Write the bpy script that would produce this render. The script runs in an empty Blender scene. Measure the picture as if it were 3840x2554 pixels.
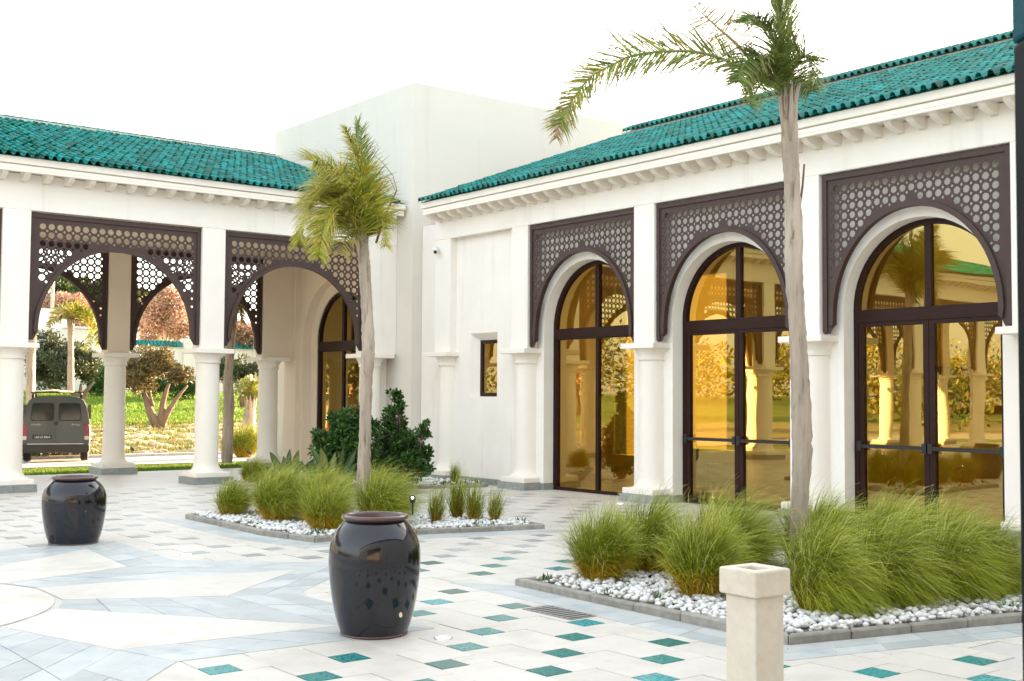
import bpy, bmesh, math, random
import numpy as np
from mathutils import Vector, Matrix, geometry
random.seed(7); RNG = np.random.default_rng(7)
SC = bpy.context.scene
COL = SC.collection
PI = math.pi

# ------------------------------------------------------------------ camera
F_PX, YAW, PITCH, ROLL, EYE = 4466.6, math.radians(38.39), math.radians(2.695), math.radians(.345), 1.8
FW = Vector((math.sin(YAW)*math.cos(PITCH), math.cos(YAW)*math.cos(PITCH), math.sin(PITCH)))
_r = Vector((math.cos(YAW), -math.sin(YAW), 0)); _u = _r.cross(FW)
RT = _r*math.cos(ROLL) + _u*math.sin(ROLL); UP = -_r*math.sin(ROLL) + _u*math.cos(ROLL)
cd = bpy.data.cameras.new('camera'); cam = bpy.data.objects.new('camera', cd); COL.objects.link(cam)
cd.sensor_width = 36; cd.lens = 36*F_PX/3840; cd.clip_end = 900; cd.clip_start = .05
cam.matrix_world = Matrix(((RT.x, UP.x, -FW.x, 0), (RT.y, UP.y, -FW.y, 0), (RT.z, UP.z, -FW.z, EYE), (0, 0, 0, 1)))
cd.dof.use_dof = True; cd.dof.focus_distance = 11.5; cd.dof.aperture_fstop = 9.0
SC.camera = cam
# ------------------------------------------------------------------ light
SUN_EL, SUN_AZ = 9.0, 9.0          # degrees: elevation; azimuth from +X towards +Y
wd = bpy.data.worlds.new('World'); SC.world = wd; wd.use_nodes = True
nt = wd.node_tree; nt.nodes.clear()
sky = nt.nodes.new('ShaderNodeTexSky'); sky.sky_type = 'NISHITA'; sky.sun_disc = False
sky.sun_elevation = math.radians(SUN_EL); sky.sun_rotation = math.radians(90-SUN_AZ)
sky.dust_density = 4.0; sky.air_density = 1.0; sky.ozone_density = 1.0
hs = nt.nodes.new('ShaderNodeHueSaturation'); hs.inputs['Saturation'].default_value = .75
bg = nt.nodes.new('ShaderNodeBackground'); bg.inputs[1].default_value = .15
ow = nt.nodes.new('ShaderNodeOutputWorld')
veil = nt.nodes.new('ShaderNodeMix'); veil.data_type = 'RGBA'      # a thin, even cloud veil over the whole sky
veil.inputs[0].default_value = .66; veil.inputs[7].default_value = (1.58, 1.62, 1.64, 1)
nt.links.new(sky.outputs[0], hs.inputs['Color']); nt.links.new(hs.outputs[0], veil.inputs[6]); nt.links.new(veil.outputs[2], bg.inputs[0]); nt.links.new(bg.outputs[0], ow.inputs[0])
sl = bpy.data.lights.new('sun', 'SUN'); sl.energy = 5.0; sl.angle = math.radians(.6); sl.color = (1, .66, .40)
so = bpy.data.objects.new('sun', sl); COL.objects.link(so)
_e, _a = math.radians(SUN_EL), math.radians(SUN_AZ)
sd = Vector((math.cos(_e)*math.cos(_a), math.cos(_e)*math.sin(_a), math.sin(_e)))
so.rotation_euler = sd.to_track_quat('Z', 'Y').to_euler(); so.location = (40, -2, 30)
vs = SC.view_settings; vs.view_transform = 'Standard'; vs.look = 'None'; vs.gamma = 1; vs.use_curve_mapping = False
vs.exposure = 3.22
SC.render.engine = 'CYCLES'
SC.cycles.max_bounces = 10; SC.cycles.diffuse_bounces = 5; SC.cycles.glossy_bounces = 5; SC.cycles.transparent_max_bounces = 16
SC.cycles.use_denoising = True; SC.cycles.sample_clamp_indirect = 8

# ------------------------------------------------------------------ helpers
def at(dx, dy, depth):
    """world point seen at (dx, dy) in a 2358 px wide copy of the photograph, at a depth in metres"""
    px, py = dx*1.62850, dy*1.62850
    d = RT*((px-1920)/F_PX) - UP*((py-1277)/F_PX) + FW
    return Vector((0, 0, EYE)) + d*depth
def seen(p, m=0):
    d = Vector(p) - Vector((0, 0, EYE)); z = d.dot(FW)
    if z < .3: return None
    x, y = 1920 + F_PX*d.dot(RT)/z, 1277 - F_PX*d.dot(UP)/z
    return (x, y, z) if -m < x < 3840+m and -m < y < 2554+m else None

class B:
    def __init__(s): s.v = []; s.f = []; s.c = []; s.m = []
    def add(s, v, f, c=None, m=0):
        o = len(s.v); s.v.extend(tuple(p) for p in v); s.f.extend(tuple(i+o for i in q) for q in f)
        s.m.extend([m]*len(f))
        if c is not None: s.c.extend(c if isinstance(c, list) else [c]*len(v))
        return s
    def box(s, x0, x1, y0, y1, z0, z1, m=0):
        return s.add([(x0,y0,z0),(x1,y0,z0),(x1,y1,z0),(x0,y1,z0),(x0,y0,z1),(x1,y0,z1),(x1,y1,z1),(x0,y1,z1)],
              [(3,2,1,0),(4,5,6,7),(0,1,5,4),(1,2,6,5),(2,3,7,6),(3,0,4,7)], m=m)
    def prism(s, poly, axis, a, b, m=0):
        A = sum(poly[i][0]*poly[(i+1) % len(poly)][1]-poly[(i+1) % len(poly)][0]*poly[i][1] for i in range(len(poly)))
        if (A < 0) != (axis == 'y'): poly = poly[::-1]
        n = len(poly)
        P = {'x': lambda u, w, t: (t, u, w), 'y': lambda u, w, t: (u, t, w), 'z': lambda u, w, t: (u, w, t)}[axis]
        v = [P(u, w, a) for u, w in poly] + [P(u, w, b) for u, w in poly]
        f = [tuple(range(n))[::-1], tuple(range(n, 2*n))] + [(i, (i+1) % n, n+(i+1) % n, n+i) for i in range(n)]
        return s.add(v, f, m=m)
    def strip(s, inner, outer, axis, a, b):            # closed band between two open curves, extruded
        n = len(inner)
        for i in range(n-1): s.prism([inner[i], inner[i+1], outer[i+1], outer[i]], axis, a, b)
        return s
    def tube(s, pts, rad, n=8, c=None, cap=True, m=0):
        pts = [Vector(p) for p in pts]; k = len(pts); o = len(s.v); ref = None
        for i in range(k):
            t = (pts[min(i+1, k-1)] - pts[max(i-1, 0)]).normalized()
            if ref is None: ref = t.orthogonal().normalized()
            ref = (ref - t*ref.dot(t)).normalized(); bi = t.cross(ref)
            r = rad[i] if isinstance(rad, (list, tuple)) else rad
            for j in range(n):
                a = 2*PI*j/n; s.v.append(tuple(pts[i] + (ref*math.cos(a)+bi*math.sin(a))*r))
        for i in range(k-1):
            for j in range(n): s.f.append((o+i*n+j, o+i*n+(j+1) % n, o+(i+1)*n+(j+1) % n, o+(i+1)*n+j)); s.m.append(m)
        if cap: s.f.append(tuple(range(o+n-1, o-1, -1))); s.f.append(tuple(range(o+(k-1)*n, o+k*n))); s.m += [m, m]
        if c is not None: s.c.extend([c]*(k*n))
        return s
    def lathe(s, prof, n=32, cx=0, cy=0):
        o = len(s.v); k = len(prof)
        for r, z in prof:
            for j in range(n): a = 2*PI*j/n; s.v.append((cx+r*math.cos(a), cy+r*math.sin(a), z))
        for i in range(k-1):
            for j in range(n): s.f.append((o+i*n+j, o+i*n+(j+1) % n, o+(i+1)*n+(j+1) % n, o+(i+1)*n+j)); s.m.append(0)
        return s
    def mesh(s, name, mats, smooth=False):
        me = bpy.data.meshes.new(name); me.from_pydata(s.v, [], s.f); me.validate()
        for m in (mats if isinstance(mats, (list, tuple)) else [mats]): me.materials.append(m)
        if any(s.m) and len(me.polygons) == len(s.m): me.polygons.foreach_set('material_index', s.m)
        if s.c and len(s.c) == len(me.vertices):
            at_ = me.attributes.new('Col', 'FLOAT_COLOR', 'POINT')
            arr = np.ones((len(s.c), 4), np.float32); arr[:, :3] = np.array(s.c, np.float32)
            at_.data.foreach_set('color', arr.ravel())
        if smooth: me.polygons.foreach_set('use_smooth', [True]*len(me.polygons))
        me.update(); return me

WM = {}
def link(name, data, parent=None, loc=(0, 0, 0), rot=None, M=None):
    """an object placed in WORLD coordinates, parented (parents keep their own place)"""
    o = bpy.data.objects.new(name, data); COL.objects.link(o)
    w = M if M is not None else Matrix.Translation(loc) @ (rot if rot is not None else Matrix.Identity(4))
    if parent is not None:
        o.parent = parent; o.matrix_parent_inverse = WM[parent.name].inverted()
    o.matrix_basis = w; WM[o.name] = w
    return o
def tag(o, label=None, cat=None, group=None, kind=None):
    for k, v in (('label', label), ('category', cat), ('group', group), ('kind', kind)):
        if v: o[k] = v
    return o
def thing(name, label, cat, loc=(0, 0, 0), group=None): return tag(link(name, None, None, loc), label, cat, group)
def bevel(o, w=.01, seg=2):
    md = o.modifiers.new('soft_edge', 'BEVEL'); md.width = w; md.segments = seg; md.limit_method = 'ANGLE'; md.angle_limit = math.radians(40)
    return o

# ------------------------------------------------------------------ materials
def mat(name, col, rough=.6, var=.0, scale=4, bump=0, bscale=40, spec=.5, metal=0, col2=None, isl=0, obj=0, attr=False, transl=0, coat=0, stain=None, stretch=None, gloss=0, streak=None):
    m = bpy.data.materials.new(name); m.use_nodes = True; n = m.node_tree.nodes; L = m.node_tree.links
    p = n['Principled BSDF']; p.inputs['Roughness'].default_value = rough; p.inputs['Metallic'].default_value = metal
    p.inputs['Specular IOR Level'].default_value = spec; p.inputs['Coat Weight'].default_value = coat; p.inputs['Coat Roughness'].default_value = .03
    geo = n.new('ShaderNodeNewGeometry'); tc = n.new('ShaderNodeTexCoord')
    def noise(sc, det=5, src=None):
        t = n.new('ShaderNodeTexNoise'); t.inputs['Scale'].default_value = sc; t.inputs['Detail'].default_value = det; t.inputs['Roughness'].default_value = .6
        s_ = src or geo.outputs['Position']
        if stretch:
            mp = n.new('ShaderNodeMapping'); mp.inputs['Scale'].default_value = stretch; L.new(s_, mp.inputs[0]); s_ = mp.outputs[0]
        L.new(s_, t.inputs['Vector']); return t
    def mix(a, b, fac, mode='MIX'):
        x = n.new('ShaderNodeMix'); x.data_type = 'RGBA'; x.blend_type = mode
        for v, sck in ((fac, x.inputs[0]), (a, x.inputs[6]), (b, x.inputs[7])):
            if hasattr(v, 'default_value'): L.new(v, sck)
            else: sck.default_value = v if isinstance(v, float) else (*v, 1)
        return x.outputs[2]
    def ramp(src, lo, hi):
        r = n.new('ShaderNodeMapRange'); r.inputs[1].default_value = lo; r.inputs[2].default_value = hi; L.new(src, r.inputs[0]); return r.outputs[0]
    if attr:
        a = n.new('ShaderNodeAttribute'); a.attribute_name = 'Col'; cur = a.outputs['Color']
    else: cur = None
    base = cur if cur is not None else col
    if col2 is not None: base = mix(base, col2, ramp(noise(scale).outputs['Fac'], .35, .65))
    if var:
        t = ramp(noise(scale*1.7).outputs['Fac'], .3, .7)
        r = n.new('ShaderNodeMapRange'); r.inputs[3].default_value = 1-var; r.inputs[4].default_value = 1+var; L.new(t, r.inputs[0])
        h = n.new('ShaderNodeHueSaturation')
        L.new(r.outputs[0], h.inputs['Value'])
        if hasattr(base, 'default_value'): L.new(base, h.inputs['Color'])
        else: h.inputs['Color'].default_value = (*base, 1)
        base = h.outputs[0]
    if isl or obj:
        oi = n.new('ShaderNodeObjectInfo'); ad = n.new('ShaderNodeMath'); ad.operation = 'ADD'
        L.new(oi.outputs['Random'], ad.inputs[0]); L.new(geo.outputs['Random Per Island'], ad.inputs[1])
        fr = n.new('ShaderNodeMath'); fr.operation = 'FRACT'; L.new(ad.outputs[0], fr.inputs[0])
        r = n.new('ShaderNodeMapRange'); q = isl or obj; r.inputs[3].default_value = 1-q; r.inputs[4].default_value = 1+q; L.new(fr.outputs[0], r.inputs[0])
        h = n.new('ShaderNodeHueSaturation'); L.new(r.outputs[0], h.inputs['Value'])
        r2 = n.new('ShaderNodeMapRange'); r2.inputs[3].default_value = .5-.03*q; r2.inputs[4].default_value = .5+.03*q; L.new(fr.outputs[0], r2.inputs[0]); L.new(r2.outputs[0], h.inputs['Hue'])
        if hasattr(base, 'default_value'): L.new(base, h.inputs['Color'])
        else: h.inputs['Color'].default_value = (*base, 1)
        base = h.outputs[0]
    if stain is not None:                             # blotches of wear with a shape of their own
        sc_, lo, hi, scol = stain
        base = mix(base, scol, ramp(noise(sc_, 8).outputs['Fac'], lo, hi))
    if streak is not None:
        keep_, stretch = stretch, (1, 1, .07)
        base = mix(base, streak[1], ramp(noise(streak[0], 6).outputs['Fac'], .56, .95)); stretch = keep_
    if hasattr(base, 'default_value'): L.new(base, p.inputs['Base Color'])
    else: p.inputs['Base Color'].default_value = (*base, 1)
    if bump:
        b = n.new('ShaderNodeBump'); b.inputs['Strength'].default_value = bump; b.inputs['Distance'].default_value = .01
        L.new(noise(bscale, 6).outputs['Fac'], b.inputs['Height']); L.new(b.outputs[0], p.inputs['Normal'])
    if transl:
        tr = n.new('ShaderNodeBsdfTranslucent'); ms = n.new('ShaderNodeMixShader'); ms.inputs[0].default_value = transl
        if hasattr(base, 'default_value'): L.new(base, tr.inputs[0])
        else: tr.inputs[0].default_value = (*base, 1)
        out = n['Material Output']; L.new(p.outputs[0], ms.inputs[1]); L.new(tr.outputs[0], ms.inputs[2]); L.new(ms.outputs[0], out.inputs[0])
    if gloss:                                         # thin glaze: a weak, even sheen
        gl = n.new('ShaderNodeBsdfGlossy'); gl.inputs['Roughness'].default_value = .16; ms = n.new('ShaderNodeMixShader'); ms.inputs[0].default_value = gloss
        if bump: L.new(b.outputs[0], gl.inputs['Normal'])
        L.new(p.outputs[0], ms.inputs[1]); L.new(gl.outputs[0], ms.inputs[2]); L.new(ms.outputs[0], n['Material Output'].inputs[0])
    return m
def glass(name, tint, refl, f0=.3):
    m = bpy.data.materials.new(name); m.use_nodes = True; n = m.node_tree.nodes; L = m.node_tree.links; n.clear()
    o = n.new('ShaderNodeOutputMaterial'); ms = n.new('ShaderNodeMixShader'); t = n.new('ShaderNodeBsdfTransparent'); g = n.new('ShaderNodeBsdfGlossy')
    t.inputs[0].default_value = (*tint, 1); g.inputs[0].default_value = (*refl, 1); g.inputs['Roughness'].default_value = .004
    lw = n.new('ShaderNodeLayerWeight'); fr = n.new('ShaderNodeMath'); fr.operation = 'POWER'; fr.inputs[1].default_value = 5; L.new(lw.outputs['Facing'], fr.inputs[0])
    r = n.new('ShaderNodeMapRange'); r.inputs[3].default_value = f0; r.inputs[4].default_value = 1
    L.new(fr.outputs[0], r.inputs[0]); L.new(r.outputs[0], ms.inputs[0]); L.new(t.outputs[0], ms.inputs[1]); L.new(g.outputs[0], ms.inputs[2]); L.new(ms.outputs[0], o.inputs[0])
    # faint float-glass waviness
    tc = n.new('ShaderNodeNewGeometry'); nz = n.new('ShaderNodeTexNoise'); nz.inputs['Scale'].default_value = 1.3; nz.inputs['Detail'].default_value = 1
    b = n.new('ShaderNodeBump'); b.inputs['Strength'].default_value = .05; b.inputs['Distance'].default_value = .02
    L.new(tc.outputs['Position'], nz.inputs['Vector']); L.new(nz.outputs['Fac'], b.inputs['Height']); L.new(b.outputs[0], g.inputs['Normal'])
    return m

M_PLASTER = mat('cream_render', (.83, .785, .72), .85, var=.025, scale=.9, bump=.12, bscale=60, spec=.2, stain=(.7, .56, .86, (.76, .70, .61)), streak=(3.6, (.62, .565, .49)))
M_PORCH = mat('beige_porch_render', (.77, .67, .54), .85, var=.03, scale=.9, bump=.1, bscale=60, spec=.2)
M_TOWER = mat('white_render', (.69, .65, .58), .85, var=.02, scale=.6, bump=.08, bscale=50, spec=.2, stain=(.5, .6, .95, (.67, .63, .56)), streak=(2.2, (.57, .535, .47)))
M_TRIM = mat('smooth_cream_trim', (.82, .765, .68), .7, var=.02, scale=2, bump=.05, bscale=70, spec=.25)
M_INNER = mat('pale_indoor_render', (.70, .66, .56), .8, var=.03, scale=1)
M_SKIRT = mat('grey_skirting_stone', (.26, .28, .265), .55, var=.16, scale=6, isl=.18, bump=.1, bscale=50)
M_SCREEN = mat('brown_lacquered_metal', (.070, .045, .040), .5, var=.08, scale=2.5, bump=.03, bscale=120, spec=.22)
M_FRAME = mat('dark_brown_frame', (.026, .010, .008), .4, var=.08, scale=3, spec=.18)
M_GLASS = glass('amber_solar_glass', (.94, .76, .26), (.95, .85, .44), .20)
M_DARKGLASS = glass('tinted_van_glass', (.05, .055, .05), (.8, .85, .85), .12)
M_TILE = mat('glazed_green_roof_tile', (.001, .145, .12), .5, var=.22, scale=3, isl=.5, spec=.0, bump=.12, bscale=70, gloss=.055, stain=(1.6, .60, .78, (.02, .10, .075)))
M_TILEBED = mat('roof_mortar_bed', (.02, .09, .08), .7, var=.2, scale=6)
M_MORTAR = mat('pale_ridge_mortar', (.55, .50, .42), .9, var=.1, scale=5, bump=.3)
M_PAVER = mat('pale_limestone_paver', (.585, .55, .495), .45, var=.05, scale=1.6, isl=.05, spec=.35, bump=.04, bscale=25, stain=(1.7, .52, .78, (.45, .41, .35)), streak=(5, (.40, .375, .33)), stretch=(1, 1, 1))
M_PAVEBED = mat('pale_jointing', (.50, .48, .44), .7, var=.06, scale=3, bump=.1)
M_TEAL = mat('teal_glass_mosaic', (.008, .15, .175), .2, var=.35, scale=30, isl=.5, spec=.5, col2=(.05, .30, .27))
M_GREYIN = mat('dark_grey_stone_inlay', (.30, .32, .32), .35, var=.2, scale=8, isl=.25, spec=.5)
M_LIGHTPANEL = mat('translucent_light_panel', (.26, .26, .24), .8, transl=.9)  # for sheets added to glow with the sun and brighten the rooms
M_SLATE = mat('blue_grey_paver', (.43, .455, .45), .42, var=.10, scale=2.2, isl=.13, spec=.45, bump=.08, bscale=30, stain=(3.1, .55, .8, (.24, .325, .39)))
M_KERB = mat('weathered_concrete_kerb', (.28, .265, .23), .9, var=.2, scale=7, isl=.12, bump=.5, bscale=45, stain=(5, .55, .75, (.2, .19, .165)))
M_SOIL = mat('bed_soil', (.16, .14, .11), .95, var=.25, scale=9, bump=.6)
M_PEBBLE = mat('white_pebble', (.72, .72, .70), .55, isl=.12, spec=.4, bump=.1, bscale=60)
M_GRASSB = mat('feather_grass_blades', (.2, .25, .05), .5, attr=True, transl=.12, spec=.2)
M_LEAF = mat('plant_leaves', (.1, .2, .05), .42, attr=True, transl=.16, spec=.35)
M_BARK = mat('pale_palm_bark', (.47, .39, .31), .9, var=.2, scale=5, bump=1.0, bscale=9, col2=(.33, .265, .21), stretch=(1, 1, .13), stain=(24, .55, .72, (.17, .125, .09)))
M_BARK2 = mat('brown_tree_bark', (.20, .14, .10), .9, var=.25, scale=6, bump=.8, bscale=18, stretch=(1, 1, .3))
M_GLAZE = mat('black_brown_glaze', (.004, .004, .009), .08, spec=.5, coat=.2, var=.2, scale=6, stain=(5.5, .60, .66, (.006, .004, .005)), bump=.02, bscale=10)
M_GLAZERIM = mat('brown_glazed_rim', (.07, .028, .024), .22, spec=.5, coat=.3, var=.15, scale=8)
M_BOLLARD = mat('cream_cast_stone', (.62, .565, .475), .8, var=.06, scale=9, bump=.25, bscale=90, stain=(7, .55, .85, (.50, .42, .31)))
M_POST = mat('black_door_metal', (.004, .005, .006), .6, spec=.1)
M_POSTTEAL = mat('teal_enamel_band', (.001, .055, .075), .6, spec=.1)
M_GRATE = mat('steel_drain_grate', (.30, .29, .28), .45, metal=.6)
M_BLACK = mat('black_plastic', (.012, .012, .013), .45)
M_RUBBER = mat('tyre_rubber', (.014, .014, .014), .8)
M_WHITE = mat('white_plastic', (.78, .77, .74), .4)
M_CAR = mat('grey_car_paint', (.085, .092, .088), .32, spec=.5, coat=.3, metal=.3)
M_CHROME = mat('silver_badge', (.55, .55, .53), .3, metal=.7)
M_RED = mat('red_lamp_plastic', (.30, .012, .02), .2, coat=.4)
M_ASPHALT = mat('pale_road_paving', (.42, .42, .41), .8, var=.08, scale=3)
M_LAWN = mat('lawn_ground', (.10, .20, .025), .95, var=.25, scale=2.2, bump=.8, bscale=30, col2=(.17, .25, .045))
M_LAWNB = mat('lawn_grass_blades', (.12, .2, .03), .7, attr=True, transl=.3, spec=.2)
M_DRY = mat('dry_bank_earth', (.40, .33, .23), .95, var=.2, scale=3, bump=.8, bscale=20, col2=(.20, .22, .07))
M_ROCK = mat('sandy_rock', (.55, .44, .33), .9, var=.2, scale=4, isl=.15, bump=.5)
M_FIRE = mat('copper_door_metal', (.25, .11, .07), .35)
M_FLOORIN = mat('polished_indoor_floor', (.42, .36, .27), .3, var=.06, scale=2)
M_WOODIN = mat('dark_indoor_furniture', (.035, .03, .028), .5)
M_PICT = mat('blue_grey_canvas', (.16, .2, .2), .6, col2=(.3, .3, .2), scale=6)
M_LENS = bpy.data.materials.new('lit_lamp_lens'); M_LENS.use_nodes = True
_p = M_LENS.node_tree.nodes['Principled BSDF']; _p.inputs['Base Color'].default_value = (.9, .85, .75, 1); _p.inputs['Emission Color'].default_value = (1, .82, .55, 1); _p.inputs['Emission Strength'].default_value = 1.2
# ================================================================== STRUCTURE
def arc(c, hw, zs, n=28, rise=None):
    rise = rise or hw
    return [(c+hw*math.cos(PI-PI*i/n), zs+rise*math.sin(PI-PI*i/n)) for i in range(n+1)]
def arch_panel(u0, u1, z1, c, hw, zs, z0=0, rise=None):
    return [(u0, z0), (u0, z1), (u1, z1), (u1, z0), (c+hw, z0)] + arc(c, hw, zs, rise=rise)[::-1] + [(c-hw, z0)]

# ---- pierced metal screen (legs, arch cut-out, star-shaped holes), u along the opening, w up, thickness along t
def screen_mesh(name, hw, z0, z1, a, zs, b, pitch, margin, lw=.2):
    out = [(-hw, z0), (-hw, z1), (hw, z1), (hw, z0)]
    n = 40
    cut = [(a*math.cos(PI*i/n), zs+b*math.sin(PI*i/n)) for i in range(n+1)]
    legs_r = [(hw-lw*.55, z0), (hw-lw*.92, z0+.14)]; legs_l = [(-hw+lw*.92, z0+.14), (-hw+lw*.55, z0)]
    poly = out[:] + legs_r + cut + legs_l
    polys = [poly[::-1]]
    rim = .105
    def ok(x, y, r):
        if abs(x)+r > hw-margin or y+r > z1-margin*1.25 or y-r < zs-.18: return False
        A, Bb = a+rim*.8+r, b+rim*.8+r
        if y > zs: return (x/A)**2+((y-zs)/Bb)**2 > 1
        return abs(x) > A
    nx = int((hw-margin)/pitch); xs = [(i)*pitch for i in range(-nx, nx+1)]; top = z1-margin*1.25-pitch*.42
    for i, x in enumerate(xs):
        for j in range(26):
            y = top-j*pitch
            r = pitch*.395
            if ok(x, y, r):
                pl = []
                for q in range(20):
                    rr = r*(1.0 if q % 2 == 0 else .86); an = 2*PI*q/20+.05
                    pl.append((x+rr*math.cos(an), y+rr*math.sin(an)))
                polys.append(pl)
            for (dx, dy, k, m) in ((.5, .5, .155, 8), ):
                if k < .1 and pitch < .16: continue
                x2, y2 = x+dx*pitch, y+dy*pitch
                if ok(x2, y2, pitch*k):
                    polys.append([(x2+pitch*k*math.cos(2*PI*q/m), y2+pitch*k*math.sin(2*PI*q/m)) for q in range(m)])
    V = []; Fc = []
    for pl in polys:
        o = len(V); V += [Vector(p) for p in pl]; Fc.append(list(range(o, o+len(pl))))
    vo, eo, fo, vor, eor, forg = geometry.delaunay_2d_cdt(V, [], Fc, 1, 1e-6)
    keep = [f for f, og in zip(fo, forg) if 0 in og and not any(k > 0 for k in og)]
    t0, t1 = -.006, .006
    bb = B(); nv = len(vo)
    from collections import Counter
    ec = Counter()
    for f in keep:
        for i in range(len(f)):
            e = (f[i], f[(i+1) % len(f)]); ec[e] += 1
    faces = [tuple(f) for f in keep] + [tuple(nv+i for i in f[::-1]) for f in keep]
    for (i, j) in list(ec):
        if (j, i) not in ec: faces.append((j, i, nv+i, nv+j))
    bb.add([(p.x, t0, p.y) for p in vo] + [(p.x, t1, p.y) for p in vo], faces)
    # frame bars and the arch rim stand proud of the sheet
    fr = B()
    fw = margin*.62
    fr.box(-hw, hw, -.036, .036, z1-fw, z1); fr.box(-hw, -hw+fw*.9, -.034, .034, z0+.02, z1-fw-.001); fr.box(hw-fw*.9, hw, -.034, .034, z0+.02, z1-fw-.001)
    inner = [(hw-lw*.92, z0+.14)] + cut + [(-hw+lw*.92, z0+.14)]
    outer = [(hw-lw*.92+.05, z0+.10)] + [((a+rim*.72)*math.cos(PI*i/n), zs+(b+rim*.72)*math.sin(PI*i/n)) for i in range(n+1)] + [(-hw+lw*.92-.05, z0+.10)]
    fr.strip(inner, outer, 'y', -.05, .05)
    return bb.mesh(name, M_SCREEN), fr.mesh(name+'_frame', M_SCREEN)
SCR_R = screen_mesh('screen', 1.485, 2.76, 5.13, 1.30, 3.0, 1.50, .140, .125)
SCR_L = screen_mesh('screen', 1.685, 2.80, 5.18, 1.50, 3.0, 1.56, .160, .14)
def put_screen(parent, loc, rz, me, lab=None):
    R_ = Matrix.Translation(loc) @ Matrix.Rotation(rz, 4, 'Z')
    o = link('screen', me[0], parent, M=R_)
    if lab: o['label'] = lab
    link('screen_frame', me[1], o, M=R_)
    return o

# ---- round column: shaft, capital, base, grey stone plinth (shared meshes, centred at the column's foot)
def column_meshes():
    s = B().lathe([(.285, .30), (.262, .34), (.248, .40), (.243, .5), (.240, 1.4), (.232, 2.44)], 28).mesh('column', M_TRIM, True)
    cp = B().lathe([(.232, 2.44), (.262, 2.445), (.262, 2.475), (.25, 2.48), (.255, 2.53), (.30, 2.615), (.315, 2.64)], 28).mesh('capital_ring', M_TRIM, True)
    ab = B().box(-.40, .40, -.40, .40, 2.64, 2.735).mesh('capital', M_TRIM)
    ba = B().box(-.375, .375, -.375, .375, .135, .235).lathe([(.375, .2352), (.345, .25), (.30, .28), (.285, .30)], 28).mesh('base', M_TRIM)
    pl = B()
    pl.box(-.41, -.003, -.41, .41, 0, .135); pl.box(.003, .41, -.41, .41, 0, .135)
    return s, ab, cp, ba, pl.mesh('plinth', M_SKIRT)
CM = column_meshes()
def put_column(parent, x, y):
    o = link('column', CM[0], parent, (x, y, 0))
    c = bevel(link('capital', CM[1], o, (x, y, 0)), .012); link('neck_ring', CM[2], o, (x, y, 0))
    bevel(link('base', CM[3], o, (x, y, 0)), .01, 1); link('plinth', CM[4], o, (x, y, 0))
    return o

# ---- glazed roof tile (S profile) and roofs
def tile_mesh():
    b = B(); W = .162; Ln = .43; top = []
    for i in range(4): a = PI/2*i/3; top.append((-W/2+W/4*math.sin(a), -.036*math.cos(a)))
    for i in range(1, 6): a = PI-PI*i/6; top.append((W/4*math.cos(a), .040*math.sin(a)))
    top += [(-x, z) for x, z in top[:4][::-1]]
    n = len(top)
    v = [(x, 0, z+.052) for x, z in top] + [(x, Ln, z+.034) for x, z in top] + [(x, 0, z+.052-.016) for x, z in top]
    f = [(i, i+1, n+i+1, n+i) for i in range(n-1)] + [(2*n+i, 2*n+i+1, i+1, i) for i in range(n-1)]
    b.add(v, f); return b.mesh('roof_tile', M_TILE, False), v, f
TILE_ME, TV, TF = tile_mesh()
def tiled_roof(parent, origin, across, upslope, ncol, nrow, expo, skip=None, pick=None):
    A, U = Vector(across).normalized(), Vector(upslope).normalized(); N = A.cross(U)
    if N.z < 0: N = -N
    cand = []
    for i in range(ncol):
        for j in range(nrow):
            if skip and skip(i, j): continue
            p = Vector(origin) + A*(.16*(i+.5)) + U*(expo*j-.05)
            s = seen(p, 60); cand.append((s[2] if s else 1e6+RNG.random(), i, j, p))
    cand.sort(key=lambda c: c[0])
    stuff = B()
    for k, (d, i, j, p) in enumerate(cand):
        jit = RNG.normal(0, .006, 3)
        Mx = Matrix(((A.x, U.x, N.x, p.x+jit[0]), (A.y, U.y, N.y, p.y+jit[1]), (A.z, U.z, N.z, p.z+jit[2]*.6), (0, 0, 0, 1))) @ Matrix.Rotation(RNG.normal(0, .028), 4, 'Z')
        if k < 300 and d < 1e6: link('roof_tile', TILE_ME, parent, M=Mx)
        else: stuff.add([Mx @ Vector(q) for q in TV], TF)
    if stuff.v:
        o = link('roof_tiles', stuff.mesh('roof_tiles', M_TILE), parent); o['kind'] = 'stuff'

# ---- corbel under the eaves; built pointing to -x from the wall at x=0, top at z=0, width along y
def corbel_mesh():
    b = B()
    prof = [(0, .005), (-.385, .005), (-.385, -.035)] + [(-.34*math.cos(a), -.035-.125*math.sin(a)) for a in np.linspace(.05, PI/2, 9)] + [(-.02, -.18), (0, -.18)]
    b.prism([(x, z) for x, z in prof], 'y', -.055, .055)
    return b.mesh('corbel', M_TRIM)
CORB = corbel_mesh()

# ================================================================== RIGHT WING  (facade in the plane x = 14.6)
FX = 14.6
wing = thing('arched_wing', 'cream wing with three glazed arched doors behind brown pierced screens, under a green tiled roof', 'building', (FX, 12, 0))
w = B()
OPEN = [(15.0, 17.95), (11.53, 14.5), (8.03, 11.05)]
PIL = [(20.55, 21.13), (17.95, 18.47), (14.5, 15.0), (11.05, 11.53), (7.5, 8.03)]
for a, b_ in PIL: w.box(FX, FX+.25, a, b_, 2.735, 5.15)
w.box(FX, FX+.25, 1.0, 7.5, 0, 5.15)
w.box(FX, FX+.25, 1.0, 21.13, 5.15, 5.69)
wall = bevel(link('facade_wall', w.mesh('facade_wall', M_PLASTER), wing), .012)
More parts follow.
